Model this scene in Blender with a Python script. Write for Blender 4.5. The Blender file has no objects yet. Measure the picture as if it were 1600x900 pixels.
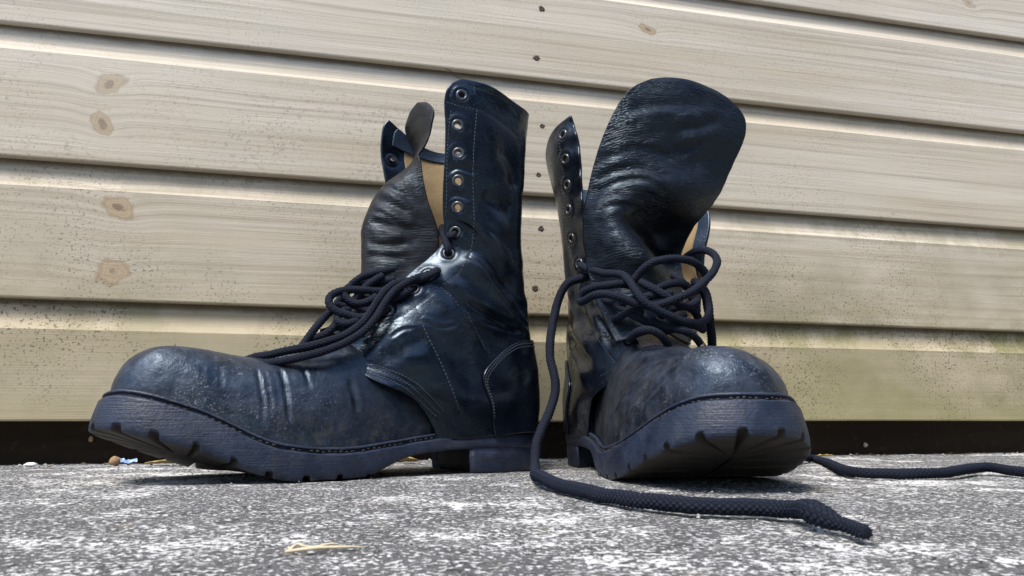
import bpy, math, random
import numpy as np
from mathutils import noise as mnoise, Vector
random.seed(5); np.random.seed(5)
SC = bpy.context.scene
COL = SC.collection

# ------------------------------------------------------------------ camera
F_PX, EYE = 1150.0, 0.038
PITCH = math.atan(208 / F_PX)
cd = bpy.data.cameras.new("camera")
cam = bpy.data.objects.new("camera", cd); COL.objects.link(cam)
cam.location = (0, 0, EYE)
cam.rotation_euler = (math.pi / 2 + PITCH, 0, 0)
cd.sensor_width = 36.0
cd.lens = 36.0 * F_PX / 1600
cd.clip_start = 0.01; cd.clip_end = 500
cd.dof.use_dof = True
cd.dof.focus_distance = 0.54
cd.dof.aperture_fstop = 38.0
SC.camera = cam

# ------------------------------------------------------------------ light
SUN_EL, SUN_AZ = math.radians(58), math.radians(210)   # azimuth from +Y, clockwise: behind the camera, to the left
world = bpy.data.worlds.new("World"); SC.world = world
world.use_nodes = True
wn = world.node_tree; wn.nodes.clear()
sky = wn.nodes.new("ShaderNodeTexSky"); sky.sky_type = 'NISHITA'
sky.sun_disc = False
sky.sun_elevation = SUN_EL; sky.sun_rotation = SUN_AZ
sky.air_density = 1.0; sky.dust_density = 0.6; sky.ozone_density = 1.0
bg = wn.nodes.new("ShaderNodeBackground"); bg.inputs[1].default_value = 0.10
wo = wn.nodes.new("ShaderNodeOutputWorld")
wn.links.new(sky.outputs[0], bg.inputs[0]); wn.links.new(bg.outputs[0], wo.inputs[0])
sd = bpy.data.lights.new("sun", 'SUN'); sd.energy = 1.5; sd.angle = math.radians(24)
sd.color = (1.0, 0.94, 0.85)
sun = bpy.data.objects.new("sun", sd); COL.objects.link(sun)
sdir = Vector((math.sin(SUN_AZ) * math.cos(SUN_EL), math.cos(SUN_AZ) * math.cos(SUN_EL), math.sin(SUN_EL)))
sun.rotation_euler = sdir.to_track_quat('Z', 'Y').to_euler()
sun.location = sdir * 5
SC.view_settings.view_transform = 'Standard'
SC.view_settings.look = 'None'
SC.view_settings.exposure = 1.92
SC.view_settings.gamma = 1.0
SC.cycles.max_bounces = 8

# ------------------------------------------------------------------ node helpers
class NT:
    def __init__(s, name):
        s.m = bpy.data.materials.new(name); s.m.use_nodes = True
        s.t = s.m.node_tree; s.t.nodes.clear()
        s.out = s.t.nodes.new("ShaderNodeOutputMaterial")
        s.b = s.t.nodes.new("ShaderNodeBsdfPrincipled")
        s.t.links.new(s.b.outputs[0], s.out.inputs[0])
    def n(s, typ, **kw):
        nd = s.t.nodes.new(typ)
        for k, v in kw.items(): setattr(nd, k, v)
        return nd
    def set(s, sock, v):
        if hasattr(v, 'is_output'): s.t.links.new(v, sock)
        elif isinstance(v, (tuple, list)) and len(v) == 3 and sock.type == 'RGBA': sock.default_value = (*v, 1)
        else: sock.default_value = v
    def coord(s, kind='Object'): return s.n("ShaderNodeTexCoord").outputs[kind]
    def map(s, vec, scale=(1, 1, 1), rot=(0, 0, 0), loc=(0, 0, 0)):
        m = s.n("ShaderNodeMapping"); s.set(m.inputs[0], vec)
        m.inputs['Scale'].default_value = scale; m.inputs['Rotation'].default_value = rot; m.inputs['Location'].default_value = loc
        return m.outputs[0]
    def noise(s, vec, scale, detail=3.0, rough=0.5, dist=0.0, color=False):
        t = s.n("ShaderNodeTexNoise"); s.set(t.inputs['Vector'], vec)
        t.inputs['Scale'].default_value = scale; t.inputs['Detail'].default_value = detail
        t.inputs['Roughness'].default_value = rough; t.inputs['Distortion'].default_value = dist
        return t.outputs['Color' if color else 'Fac']
    def voro(s, vec, scale, feature='F1', out='Distance', rnd=1.0):
        t = s.n("ShaderNodeTexVoronoi", feature=feature); s.set(t.inputs['Vector'], vec)
        t.inputs['Scale'].default_value = scale; t.inputs['Randomness'].default_value = rnd
        return t.outputs[out]
    def ramp(s, fac, *stops, interp='LINEAR'):
        r = s.n("ShaderNodeValToRGB"); s.set(r.inputs[0], fac); e = r.color_ramp.elements
        r.color_ramp.interpolation = interp
        while len(e) < len(stops): e.new(0.5)
        for el, (p, c) in zip(e, stops):
            el.position = p; el.color = (*c, 1) if isinstance(c, tuple) else (c, c, c, 1)
        return r.outputs[0]
    def math(s, op, a, b=0.0, clamp=False):
        m = s.n("ShaderNodeMath", operation=op, use_clamp=clamp); s.set(m.inputs[0], a); s.set(m.inputs[1], b); return m.outputs[0]
    def mix(s, fac, a, b, typ='MIX'):
        m = s.n("ShaderNodeMix", data_type='RGBA', blend_type=typ)
        s.set(m.inputs[0], fac); s.set(m.inputs[6], a); s.set(m.inputs[7], b); return m.outputs[2]
    def sep(s, vec):
        x = s.n("ShaderNodeSeparateXYZ"); s.set(x.inputs[0], vec); return x.outputs
    def comb(s, x, y, z):
        c = s.n("ShaderNodeCombineXYZ"); s.set(c.inputs[0], x); s.set(c.inputs[1], y); s.set(c.inputs[2], z); return c.outputs[0]
    def bump(s, h, strength=0.5, dist=0.001, normal=None):
        b = s.n("ShaderNodeBump"); b.inputs['Strength'].default_value = strength; b.inputs['Distance'].default_value = dist
        s.set(b.inputs['Height'], h)
        if normal is not None: s.set(b.inputs['Normal'], normal)
        return b.outputs[0]
    def fin(s, color, rough, normal=None, spec=0.5, **kw):
        s.set(s.b.inputs['Base Color'], color); s.set(s.b.inputs['Roughness'], rough)
        s.b.inputs['Specular IOR Level'].default_value = spec
        if normal is not None: s.set(s.b.inputs['Normal'], normal)
        for k, v in kw.items(): s.set(s.b.inputs[k.replace('_', ' ')], v)
        return s.m

# ------------------------------------------------------------------ object helpers
def tag(o, label=None, cat=None, group=None, kind=None):
    if label: o['label'] = label
    if cat: o['category'] = cat
    if group: o['group'] = group
    if kind: o['kind'] = kind
    return o
def empty(name, loc=(0, 0, 0), rz=0.0):
    o = bpy.data.objects.new(name, None); COL.objects.link(o)
    o.location = loc; o.rotation_euler = (0, 0, rz); o.empty_display_size = 0.05
    return o
def mesh_obj(name, verts, faces, mat, parent=None, uv=None, smooth=True, mats=None, midx=None):
    me = bpy.data.meshes.new(name)
    me.from_pydata(np.asarray(verts).tolist(), [], [tuple(int(i) for i in f) for f in faces])
    for m in (mats or [mat]): me.materials.append(m)
    if smooth: me.polygons.foreach_set('use_smooth', [True] * len(me.polygons))
    if midx is not None: me.polygons.foreach_set('material_index', [int(i) for i in midx])
    if uv is not None:
        L = me.uv_layers.new(name='UVMap'); uv = np.asarray(uv, float)
        idx = np.empty(len(me.loops), dtype=np.int32); me.loops.foreach_get('vertex_index', idx)
        L.data.foreach_set('uv', uv[idx].ravel())
    me.update()
    o = bpy.data.objects.new(name, me); COL.objects.link(o)
    if parent is not None: o.parent = parent
    return o

# ------------------------------------------------------------------ curve / surface maths (millimetres)
def nat_spline(P, x, xq):
    """natural cubic spline through P[k] (k along axis 0) at knots x, evaluated at xq"""
    P = np.asarray(P, float); x = np.asarray(x, float); xq = np.asarray(xq, float); n = len(x)
    sh = P.shape[1:]; Y = P.reshape(n, -1); h = np.diff(x)
    Am = np.zeros((n, n)); R = np.zeros_like(Y); Am[0, 0] = Am[-1, -1] = 1
    for i in range(1, n - 1):
        Am[i, i - 1] = h[i - 1]; Am[i, i] = 2 * (h[i - 1] + h[i]); Am[i, i + 1] = h[i]
        R[i] = 6 * ((Y[i + 1] - Y[i]) / h[i] - (Y[i] - Y[i - 1]) / h[i - 1])
    M = np.linalg.solve(Am, R)
    k = np.clip(np.searchsorted(x, xq) - 1, 0, n - 2); a = (xq - x[k])[:, None]; b = (x[k + 1] - xq)[:, None]; H = h[k][:, None]
    out = (M[k] * b**3 + M[k + 1] * a**3) / (6 * H) + (Y[k] / H - M[k] * H / 6) * b + (Y[k + 1] / H - M[k + 1] * H / 6) * a
    return out.reshape((len(xq),) + sh)
def curve(P, step=1.0, n=None, closed=False):
    P = np.asarray(P, float)
    if closed: P = np.concatenate([P[-3:], P, P[:3]])
    x = np.concatenate([[0], np.cumsum(np.maximum(np.linalg.norm(np.diff(P, axis=0), axis=1), 1e-6) ** 0.75)])
    lo, hi = (x[3], x[-3]) if closed else (x[0], x[-1])
    q = np.linspace(lo, hi, 4000); D = nat_spline(P, x, q)
    a = np.concatenate([[0], np.cumsum(np.linalg.norm(np.diff(D, axis=0), axis=1))])
    m = n or max(3, int(a[-1] / step) + 1)
    s = np.linspace(0, a[-1], m + 1)[:-1] if closed else np.linspace(0, a[-1], m)
    return np.stack([np.interp(s, a, D[:, i]) for i in range(P.shape[1])], 1)
def lin(tab, s):
    """smooth 1-D table lookup"""
    t = np.array(tab, float); s = np.clip(np.asarray(s, float), t[0, 0], t[-1, 0])
    # monotone-ish: Catmull tangents on a non-uniform grid
    x, y = t[:, 0], t[:, 1]; d = np.gradient(y, x)
    k = np.clip(np.searchsorted(x, s) - 1, 0, len(x) - 2); h = x[k + 1] - x[k]; u = (s - x[k]) / h
    return (2*u**3 - 3*u**2 + 1)*y[k] + (u**3 - 2*u**2 + u)*h*d[k] + (-2*u**3 + 3*u**2)*y[k+1] + (u**3 - u**2)*h*d[k+1]
def grid_normals(G):
    gu = np.gradient(G, axis=1); gv = np.gradient(G, axis=0)
    n = np.cross(gu, gv); L = np.linalg.norm(n, axis=2, keepdims=True); L[L < 1e-9] = 1
    return n / L
def fbm(P, scale, seed=0.0, oct=3):
    """noise displacement per point, P in mm"""
    P = np.asarray(P).reshape(-1, 3); out = np.empty(len(P))
    for i, p in enumerate(P):
        v = Vector((p[0] / scale + seed, p[1] / scale - seed, p[2] / scale + 3 * seed)); a, s = 1.0, 0.0
        for _ in range(oct):
            s += a * mnoise.noise(v); v = v * 2.03; a *= 0.5
        out[i] = s
    return out
def poly_dist(P, L):
    """distance of points P (n,3) to polyline L (m,3), and position along it 0..1"""
    P = P.reshape(-1, 3); best = np.full(len(P), 1e9); tt = np.zeros(len(P)); m = len(L) - 1
    for i in range(m):
        a, b = L[i], L[i + 1]; d = b - a; q = max(d @ d, 1e-9)
        t = np.clip((P - a) @ d / q, 0, 1); r = np.linalg.norm(P - a - t[:, None] * d, axis=1)
        k = r < best; best[k] = r[k]; tt[k] = (i + t[k]) / m
    return best, tt
def crease(G, N, L, depth, width, ridge=0.0, fade=0.2):
    """press a groove (and a ridge beside it) along polyline L into the grid G along its normals"""
    L = curve(L, step=3.0) if len(L) > 2 else np.asarray(L, float)
    d, t = poly_dist(G, L); f = np.clip(np.minimum(t, 1 - t) / fade, 0, 1) if fade > 0 else np.ones_like(t)
    f = f * f * (3 - 2 * f)
    disp = (-depth * np.exp(-(d / width) ** 2) + ridge * np.exp(-((d - 2.0 * width) / (1.1 * width)) ** 2)) * f
    return G + N * disp.reshape(G.shape[:2] + (1,))
def sheet(name, G, th, mat, parent, inner_mat=None, holes=(), N=None, uvscale=0.001, drop=None):
    """a leather sheet: outer face G, inner face th below it, closed edges; holes = [(centre, radius)]"""
    nv, nu = G.shape[:2]
    if N is None: N = grid_normals(G)
    I = G - N * th
    du = np.linalg.norm(np.diff(G, axis=1), axis=2).mean(0); dv = np.linalg.norm(np.diff(G, axis=0), axis=2).mean(1)
    U, Vv = np.meshgrid(np.concatenate([[0], np.cumsum(du)]), np.concatenate([[0], np.cumsum(dv)]))
    uv = np.stack([U, Vv], 2).reshape(-1, 2) * uvscale
    bev = 0.25 * th
    V = np.concatenate([G.reshape(-1, 3), I.reshape(-1, 3)]); n = nv * nu
    ids = np.arange(n).reshape(nv, nu)
    q = np.stack([ids[:-1, :-1], ids[:-1, 1:], ids[1:, 1:], ids[1:, :-1]], 2).reshape(-1, 4)
    keep = np.ones(len(q), bool)
    cen = (G[:-1, :-1] + G[1:, 1:]).reshape(-1, 3) / 2
    for c, r in holes: keep &= np.linalg.norm(cen - np.asarray(c), axis=1) > r
    if drop is not None: keep &= ~drop.reshape(-1)
    q = q[keep]
    faces = [*q.tolist(), *(q[:, ::-1] + n).tolist()]
    mi = [0] * len(q) + [1 if inner_mat else 0] * len(q)
    # every boundary edge of the kept outer faces gets a wall
    e = np.concatenate([q[:, [0, 1]], q[:, [1, 2]], q[:, [2, 3]], q[:, [3, 0]]])
    key = set(map(tuple, e.tolist()))
    for a, b in e.tolist():
        if (b, a) not in key: faces.append([b, a, a + n, b + n]); mi.append(0)
    return mesh_obj(name, V * 0.001, faces, mat, parent, uv=np.concatenate([uv, uv]), mats=[mat, inner_mat] if inner_mat else None, midx=mi)
def tube_mesh(P, r, seg=10, caps=True, braid=0.0, k=1.0, lobes=4):
    """swept tube; returns verts, faces, uv.  r scalar or array, P (n,3)"""
    P = np.asarray(P, float); n = len(P); T = np.gradient(P, axis=0); T /= np.linalg.norm(T, axis=1, keepdims=True) + 1e-12
    N = np.zeros_like(P); up = np.array([0, 0, 1.0]) if abs(T[0, 2]) < .9 else np.array([1.0, 0, 0])
    N[0] = up - (up @ T[0]) * T[0]; N[0] /= np.linalg.norm(N[0])
    for i in range(1, n):
        v = N[i-1] - (N[i-1] @ T[i]) * T[i]; N[i] = v / (np.linalg.norm(v) + 1e-12)
    Bn = np.cross(T, N); ph = np.arange(seg) * 2 * math.pi / seg
    a = np.concatenate([[0], np.cumsum(np.linalg.norm(np.diff(P, axis=0), axis=1))])
    R = np.broadcast_to(np.asarray(r, float), (n,))[:, None] * np.ones((1, seg))
    if braid:
        R = R * (1 - braid + braid * 1.6 * np.abs(np.sin(lobes * ph[None] + k * a[:, None])) * np.abs(np.sin(lobes * ph[None] - k * a[:, None])))
    V = P[:, None] + R[..., None] * (np.cos(ph)[None, :, None] * N[:, None] + np.sin(ph)[None, :, None] * Bn[:, None])
    uv = np.stack(np.broadcast_arrays(ph[None] / (2 * math.pi), a[:, None] * 0.1), 2).reshape(-1, 2)
    V = V.reshape(-1, 3); F = []
    i = np.arange(n - 1)[:, None] * seg; j = np.arange(seg)[None]; j2 = (j + 1) % seg
    F = np.stack([i + j, i + j2, i + seg + j2, i + seg + j], 2).reshape(-1, 4).tolist()
    if caps:
        V = np.concatenate([V, P[:1] - T[:1] * r_at(r, 0) * .3, P[-1:] + T[-1:] * r_at(r, -1) * .3]); uv = np.concatenate([uv, [[0, 0], [0, 1]]])
        m = n * seg
        F += [[(q + 1) % seg, q, m] for q in range(seg)] + [[(n - 1) * seg + q, (n - 1) * seg + (q + 1) % seg, m + 1] for q in range(seg)]
    return V, F, uv
def r_at(r, i):
    return float(r) if np.isscalar(r) else float(r[i])
class Acc:
    """collects pieces into one mesh"""
    def __init__(s): s.V, s.F, s.U, s.n = [], [], [], 0
    def add(s, V, F, uv=None):
        V = np.asarray(V); s.V.append(V); s.F += [[i + s.n for i in f] for f in F]; s.n += len(V)
        s.U.append(np.zeros((len(V), 2)) if uv is None else uv)
    def obj(s, name, mat, parent, scale=0.001, smooth=True):
        return mesh_obj(name, np.concatenate(s.V) * scale, s.F, mat, parent, uv=np.concatenate(s.U), smooth=smooth)

# ------------------------------------------------------------------ materials of the setting
WALL_ANG = math.atan(0.2345); WALL_Y0 = 0.75
def wood_material():
    k = NT("weathered_boards"); P = k.coord(); x, y, z = k.sep(P)
    rnd = k.n("ShaderNodeObjectInfo").outputs['Random']
    off = k.comb(k.math('MULTIPLY', rnd, 7.0), 0.0, k.math('MULTIPLY', rnd, 3.0))
    va = k.n("ShaderNodeVectorMath", operation='ADD'); k.set(va.inputs[0], P); k.set(va.inputs[1], off); Q = va.outputs[0]
    # knots: (x, z, half length, half height) in wall space
    knots = KNOTS
    kmask = ring = rmin = None
    for i, (kx, kz, a, b, dark) in enumerate(knots):
        dx = k.math('DIVIDE', k.math('SUBTRACT', x, kx), a); dz = k.math('DIVIDE', k.math('SUBTRACT', z, kz), b)
        tilt = k.math('ADD', dz, k.math('MULTIPLY', dx, 0.45 if i % 3 else -0.15))
        wob = k.math('MULTIPLY', k.math('SUBTRACT', k.noise(Q, 75.0, 3.0), 0.5), 1.3)
        r = k.math('ADD', k.math('SQRT', k.math('ADD', k.math('MULTIPLY', dx, dx), k.math('MULTIPLY', tilt, tilt))), wob)
        m = k.math('MULTIPLY', k.ramp(r, (0.70, 1.0), (1.0, 0.0)), dark)
        g = k.math('POWER', 2.718, k.math('MULTIPLY', k.math('MULTIPLY', r, r), -0.35))
        kmask = m if kmask is None else k.math('MAXIMUM', kmask, m)
        ring = g if ring is None else k.math('MAXIMUM', ring, g)
        rmin = r if rmin is None else k.math('MINIMUM', rmin, r)
    krings = k.math('ADD', k.math('MULTIPLY', k.math('SINE', k.math('MULTIPLY', rmin, 24.0)), 0.5), 0.5)
    kedge = k.ramp(rmin, (0.66, 0.0), (0.84, 1.0), (1.0, 0.0)); kcore = k.ramp(rmin, (0.12, 1.0), (0.34, 0.0))
    zz = k.math('ADD', z, k.math('MULTIPLY', ring, 0.007))
    wv = k.math('MULTIPLY', k.math('SUBTRACT', k.noise(k.map(Q, (2.2, 1, 8)), 1.0, 3.0), 0.5), 0.012)
    zz = k.math('ADD', zz, wv)
    G = k.comb(k.math('ADD', x, k.math('MULTIPLY', rnd, 5.0)), y, k.math('ADD', zz, k.math('MULTIPLY', rnd, 2.0)))
    grain = k.noise(k.map(G, (1.3, 8, 170)), 1.0, 3.0, 0.6)
    fine = k.noise(k.map(G, (6, 60, 1100)), 1.0, 3.0, 0.65)
    broad = k.noise(k.map(G, (1.6, 1, 22)), 1.0, 3.0, 0.55)
    blotch = k.noise(Q, 7.0, 4.0, 0.6)
    c = k.mix(k.ramp(broad, (0.34, 0.0), (0.68, 1.0)), (0.475, 0.41, 0.315), (0.60, 0.55, 0.465))
    c = k.mix(k.math('MULTIPLY', k.ramp(grain, (0.49, 0.0), (0.66, 1.0)), 0.62), c, (0.30, 0.255, 0.19))
    c = k.mix(k.math('MULTIPLY', k.ramp(fine, (0.46, 0.0), (0.66, 1.0)), 0.50), c, (0.30, 0.265, 0.21))
    c = k.mix(k.math('MULTIPLY', k.ramp(blotch, (0.45, 0.0), (0.75, 1.0)), 0.30), c, (0.43, 0.41, 0.37))
    # age: lower boards are browner and carry splash dirt and algae
    low = k.ramp(z, (0.05, 1.0), (0.12, 0.95), (0.19, 0.45), (0.35, 0.22), (0.52, 0.0))
    c = k.mix(k.math('MULTIPLY', low, 0.66), c, (0.365, 0.29, 0.185))
    alg = k.noise(k.map(Q, (5, 5, 9)), 1.0, 5.0, 0.65)
    algm = k.math('MULTIPLY', k.ramp(alg, (0.39, 0.0), (0.58, 1.0)), k.ramp(z, (0.15, 1.0), (0.24, 0.25), (0.34, 0.0)))
    xr = k.ramp(x, (0.0, 0.55), (0.6, 1.0))
    _, ft0, _ = k.sep(k.coord('UV'))
    jn = k.math('MULTIPLY', k.ramp(k.math('MULTIPLY', ft0, 20.0), (0.0, 1.0), (0.50, 0.85), (0.95, 0.0)), k.ramp(z, (0.15, 1.0), (0.30, 0.30), (0.5, 0.0)))
    algm = k.math('MAXIMUM', k.math('MULTIPLY', algm, 0.7), k.math('MULTIPLY', jn, k.ramp(k.noise(k.map(Q, (14, 5, 9), loc=(1, 3, 0)), 1.0, 5.0, 0.7), (0.43, 0.0), (0.56, 1.0))))
    c = k.mix(k.math('MULTIPLY', k.math('MULTIPLY', algm, xr), 0.95), c, k.mix(k.noise(Q, 60.0, 3.0), (0.085, 0.085, 0.035), (0.22, 0.205, 0.085)))
    c = k.mix(k.math('MULTIPLY', k.math('MULTIPLY', k.ramp(k.noise(k.map(Q, (2.5, 1, 14), loc=(2, 0, 5)), 1.0, 3.0), (0.35, 0.2), (0.6, 1.0)), k.ramp(z, (0.05, 1.0), (0.19, 0.0))), k.math('MULTIPLY', xr, 0.6)), c, (0.30, 0.275, 0.125))
    # black specks
    sp1 = k.ramp(k.noise(Q, 420.0, 2.0, 0.5), (0.59, 0.0), (0.65, 1.0))
    sp2 = k.ramp(k.noise(k.map(Q, loc=(3, 1, 2)), 150.0, 3.0, 0.6), (0.645, 0.0), (0.70, 1.0))
    spm = k.ramp(k.noise(Q, 9.0, 3.0), (0.40, 0.04), (0.58, 1.0))
    spl = k.ramp(z, (0.05, 1.0), (0.16, 1.0), (0.30, 0.45), (0.6, 0.12))
    sp = k.math('MULTIPLY', k.math('MULTIPLY', k.math('MAXIMUM', sp1, sp2), spm), spl)
    c = k.mix(k.math('MULTIPLY', sp, 0.8), c, (0.075, 0.062, 0.045))
    # under-lap shade painted as a dark brown band, with groove dirt in it
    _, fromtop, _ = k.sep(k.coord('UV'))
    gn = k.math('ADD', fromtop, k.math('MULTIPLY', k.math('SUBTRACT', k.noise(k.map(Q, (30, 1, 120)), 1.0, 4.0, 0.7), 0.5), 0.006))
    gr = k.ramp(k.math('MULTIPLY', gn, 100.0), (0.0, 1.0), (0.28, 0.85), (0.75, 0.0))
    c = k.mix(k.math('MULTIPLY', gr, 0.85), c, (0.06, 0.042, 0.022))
    kc = k.mix(krings, (0.325, 0.24, 0.145), (0.385, 0.295, 0.185))
    kc = k.mix(k.math('MULTIPLY', kedge, 0.7), kc, (0.17, 0.115, 0.06)); kc = k.mix(k.math('MULTIPLY', kcore, 0.8), kc, (0.10, 0.065, 0.035))
    c = k.mix(k.math('MULTIPLY', kmask, 0.85), c, kc)
    hgt = k.math('ADD', k.math('MULTIPLY', grain, 0.5), k.math('MULTIPLY', fine, 0.6))
    return k.fin(c, 0.62, k.bump(hgt, 0.5, 0.0008), spec=0.25)

def cut_wood_material():
    k = NT("dark_timber"); P = k.coord()
    n = k.noise(k.map(P, (3, 60, 60)), 1.0, 4.0, 0.6)
    c = k.mix(n, (0.010, 0.006, 0.003), (0.032, 0.019, 0.009))
    d = k.ramp(k.noise(P, 120.0, 3.0), (0.60, 0.0), (0.75, 1.0))
    c = k.mix(k.math('MULTIPLY', d, 0.4), c, (0.06, 0.045, 0.03))
    return k.fin(c, 0.8, k.bump(n, 0.5, 0.001), spec=0.2)

def concrete_material():
    k = NT("concrete"); P = k.coord()
    big = k.noise(P, 5.0, 4.0, 0.6); mid = k.noise(P, 55.0, 4.0, 0.65); fine = k.noise(P, 420.0, 3.0, 0.6); grit = k.noise(P, 1100.0, 2.0, 0.6)
    c = k.mix(k.ramp(mid, (0.3, 0.0), (0.7, 1.0)), (0.050, 0.049, 0.049), (0.135, 0.133, 0.131))
    c = k.mix(k.math('MULTIPLY', k.ramp(fine, (0.42, 0.0), (0.62, 1.0)), 0.5), c, (0.175, 0.172, 0.168))
    c = k.mix(k.math('MULTIPLY', k.ramp(grit, (0.50, 0.0), (0.65, 1.0)), 0.7), c, (0.035, 0.035, 0.04))
    # pale worn skin left in flakes between the grit
    f1 = k.math('ADD', k.math('MULTIPLY', k.noise(P, 300.0, 5.0, 0.75), 0.60), k.math('MULTIPLY', k.noise(P, 26.0, 4.0, 0.65), 0.40))
    f1 = k.math('ADD', f1, k.math('MULTIPLY', k.math('SUBTRACT', big, 0.5), 0.34))
    flake = k.ramp(f1, (0.545, 0.0), (0.563, 1.0))
    f2 = k.ramp(k.noise(k.map(P, loc=(4, 2, 0)), 520.0, 2.0, 0.5), (0.57, 0.0), (0.62, 1.0))
    flake = k.math('MAXIMUM', flake, k.math('MULTIPLY', f2, 0.8))
    c = k.mix(flake, c, k.mix(fine, (0.62, 0.61, 0.59), (0.78, 0.77, 0.745)))
    st = k.ramp(k.noise(k.map(P, loc=(9, 5, 0)), 26.0, 3.0), (0.64, 0.0), (0.74, 1.0))
    c = k.mix(k.math('MULTIPLY', st, 0.30), c, (0.28, 0.22, 0.13))
    pit = k.ramp(k.noise(k.map(P, loc=(7, 1, 3)), 260.0, 3.0, 0.6), (0.63, 0.0), (0.68, 1.0))
    c = k.mix(k.math('MULTIPLY', pit, 0.85), c, (0.022, 0.021, 0.020))
    # damp dirt along the foot of the wall
    f1 = k.math('SUBTRACT', f1, k.math('MULTIPLY', pit, 0.5))
    h = k.math('ADD', k.math('MULTIPLY', f1, 0.8), k.math('ADD', k.math('MULTIPLY', fine, 0.35), k.math('MULTIPLY', grit, 0.15)))
    return k.fin(c, k.ramp(flake, (0.0, 0.75), (1.0, 0.55)), k.bump(h, 1.0, 0.003), spec=0.3)

def plain(name, col, rough=0.6, col2=None, scale=200.0, bump=0.3, spec=0.4, dist=0.0004, **kw):
    k = NT(name); P = k.coord(); n = k.noise(P, scale, 3.0, 0.6)
    c = k.mix(n, col, col2 or tuple(min(1, v * 1.5) for v in col))
    return k.fin(c, rough, k.bump(n, bump, dist), spec=spec, **kw)

WALL_C, WALL_S = math.cos(WALL_ANG), math.sin(WALL_ANG)
KNOTS = [  # x, z on the wall face, half sizes, darkness
    (-0.396, 0.3565, 0.0155, 0.011, 0.75), (-0.399, 0.3155, 0.0125, 0.012, 0.85), (-0.378, 0.2340, 0.0160, 0.0120, 1.0),
    (-0.3785, 0.1730, 0.017, 0.0125, 1.0), (0.162, 0.4850, 0.012, 0.0065, 1.0), (0.6225, 0.5827, 0.012, 0.008, 0.6),
    (-1.1, 0.62, 0.015, 0.012, 1.0), (1.25, 0.34, 0.016, 0.012, 1.0), (-0.9, 0.22, 0.014, 0.011, 0.8), (1.5, 0.72, 0.016, 0.012, 0.9)]
NAILS = {1: [(0.0247, 0.174), (0.0314, 0.239)], 2: [(0.029, 0.298), (0.0337, 0.354)], 3: [(0.0276, 0.433), (0.034, 0.4936)]}
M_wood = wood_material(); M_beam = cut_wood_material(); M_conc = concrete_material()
M_nail = plain("rusty_nail", (0.03, 0.022, 0.016), 0.8, (0.09, 0.06, 0.04), 900)

# ------------------------------------------------------------------ ground: one sheet to the horizon, finer near the boots
def build_ground():
    xs = np.unique(np.round(np.concatenate([np.linspace(-0.7, 0.9, 230), -np.geomspace(0.75, 120, 26), np.geomspace(0.95, 120, 26)]), 5))
    ys = np.unique(np.round(np.concatenate([np.linspace(0.10, 1.0, 150), 0.1 - np.geomspace(0.02, 120, 30), np.geomspace(1.05, 120, 26)]), 5))
    X, Y = np.meshgrid(xs, ys); Z = np.zeros_like(X)
    near = (np.abs(X - .1) < .85) & (Y > 0.0) & (Y < 1.05)
    pts = np.stack([X[near] * 1000, Y[near] * 1000, np.zeros(near.sum())], 1)
    Z[near] = -0.0006 + 0.0007 * fbm(pts, 14.0, 3.1, 4) + 0.0008 * fbm(pts, 70.0, 1.1, 2)
    Z = np.minimum(Z, 0.0006)
    ny, nx = X.shape; ids = np.arange(ny * nx).reshape(ny, nx)
    q = np.stack([ids[:-1, :-1], ids[:-1, 1:], ids[1:, 1:], ids[1:, :-1]], 2).reshape(-1, 4)
    tag(mesh_obj("ground", np.stack([X, Y, Z], 2).reshape(-1, 3), q.tolist(), M_conc), kind='structure')
build_ground()

# ------------------------------------------------------------------ shed wall: shiplap boards on a dark sole beam
wall = empty("shed_wall", (0, WALL_Y0, 0), WALL_ANG)
tag(wall, "weathered pale shiplap timber wall rising behind the two boots", "wall")
EDGES = [0.038, 0.1465, 0.2775, 0.4095, 0.542] + [0.542 + 0.132 * i for i in range(1, 13)]
def build_plank(z0, z1, seed):
    """cross-section (y towards the viewer is negative): flat face, sharp shoulder, cove running in under the board above"""
    d, h = 0.0082, 0.0275
    prof = [(0.012, z0), (0.0016, z0), (0.0004, z0 + 0.0006), (0.0, z0 + 0.0018)]
    prof += [(0.0, z0 + (z1 - h - z0) * t) for t in (0.25, 0.5, 0.75)] + [(0.0, z1 - h)]
    a0 = math.radians(52); R = d / (1 - math.cos(a0))
    for t in np.linspace(0.06, 1, 12):                     # cove: leans back steeply at the shoulder, upright where it meets the board above
        a = a0 * (1 - t)
        prof.append((d - R * (1 - math.cos(a)) + 0.0, z1 - h + R * (math.sin(a0) - math.sin(a))))
    prof += [(d + 0.0002, z1 - 0.004), (d + 0.0004, z1 + 0.008), (0.020, z1 + 0.008), (0.020, z0 + 0.001)]
    xs = np.linspace(-1.9, 2.3, 141); V, F = [], []
    rr = random.Random(seed); a, b, c = rr.uniform(0, 6), rr.uniform(0, 6), rr.uniform(-.0004, .0004)
    m = len(prof)
    for x in xs:
        wz = 0.0005 * math.sin(x * 3.1 + a) + 0.0003 * math.sin(x * 9.0 + b)
        wy = 0.0006 * math.sin(x * 2.3 + b) + c
        V += [(x, py + wy, pz + wz) for py, pz in prof]
    for i in range(len(xs) - 1):
        for j in range(m):
            F.append((i * m + j, (i + 1) * m + j, (i + 1) * m + (j + 1) % m, i * m + (j + 1) % m))
    F += [tuple(range(m)), tuple((len(xs) - 1) * m + j for j in reversed(range(m)))]
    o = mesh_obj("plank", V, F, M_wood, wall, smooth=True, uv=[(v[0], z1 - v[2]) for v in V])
    es = o.modifiers.new("split", 'EDGE_SPLIT'); es.split_angle = math.radians(14)
    return o
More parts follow.
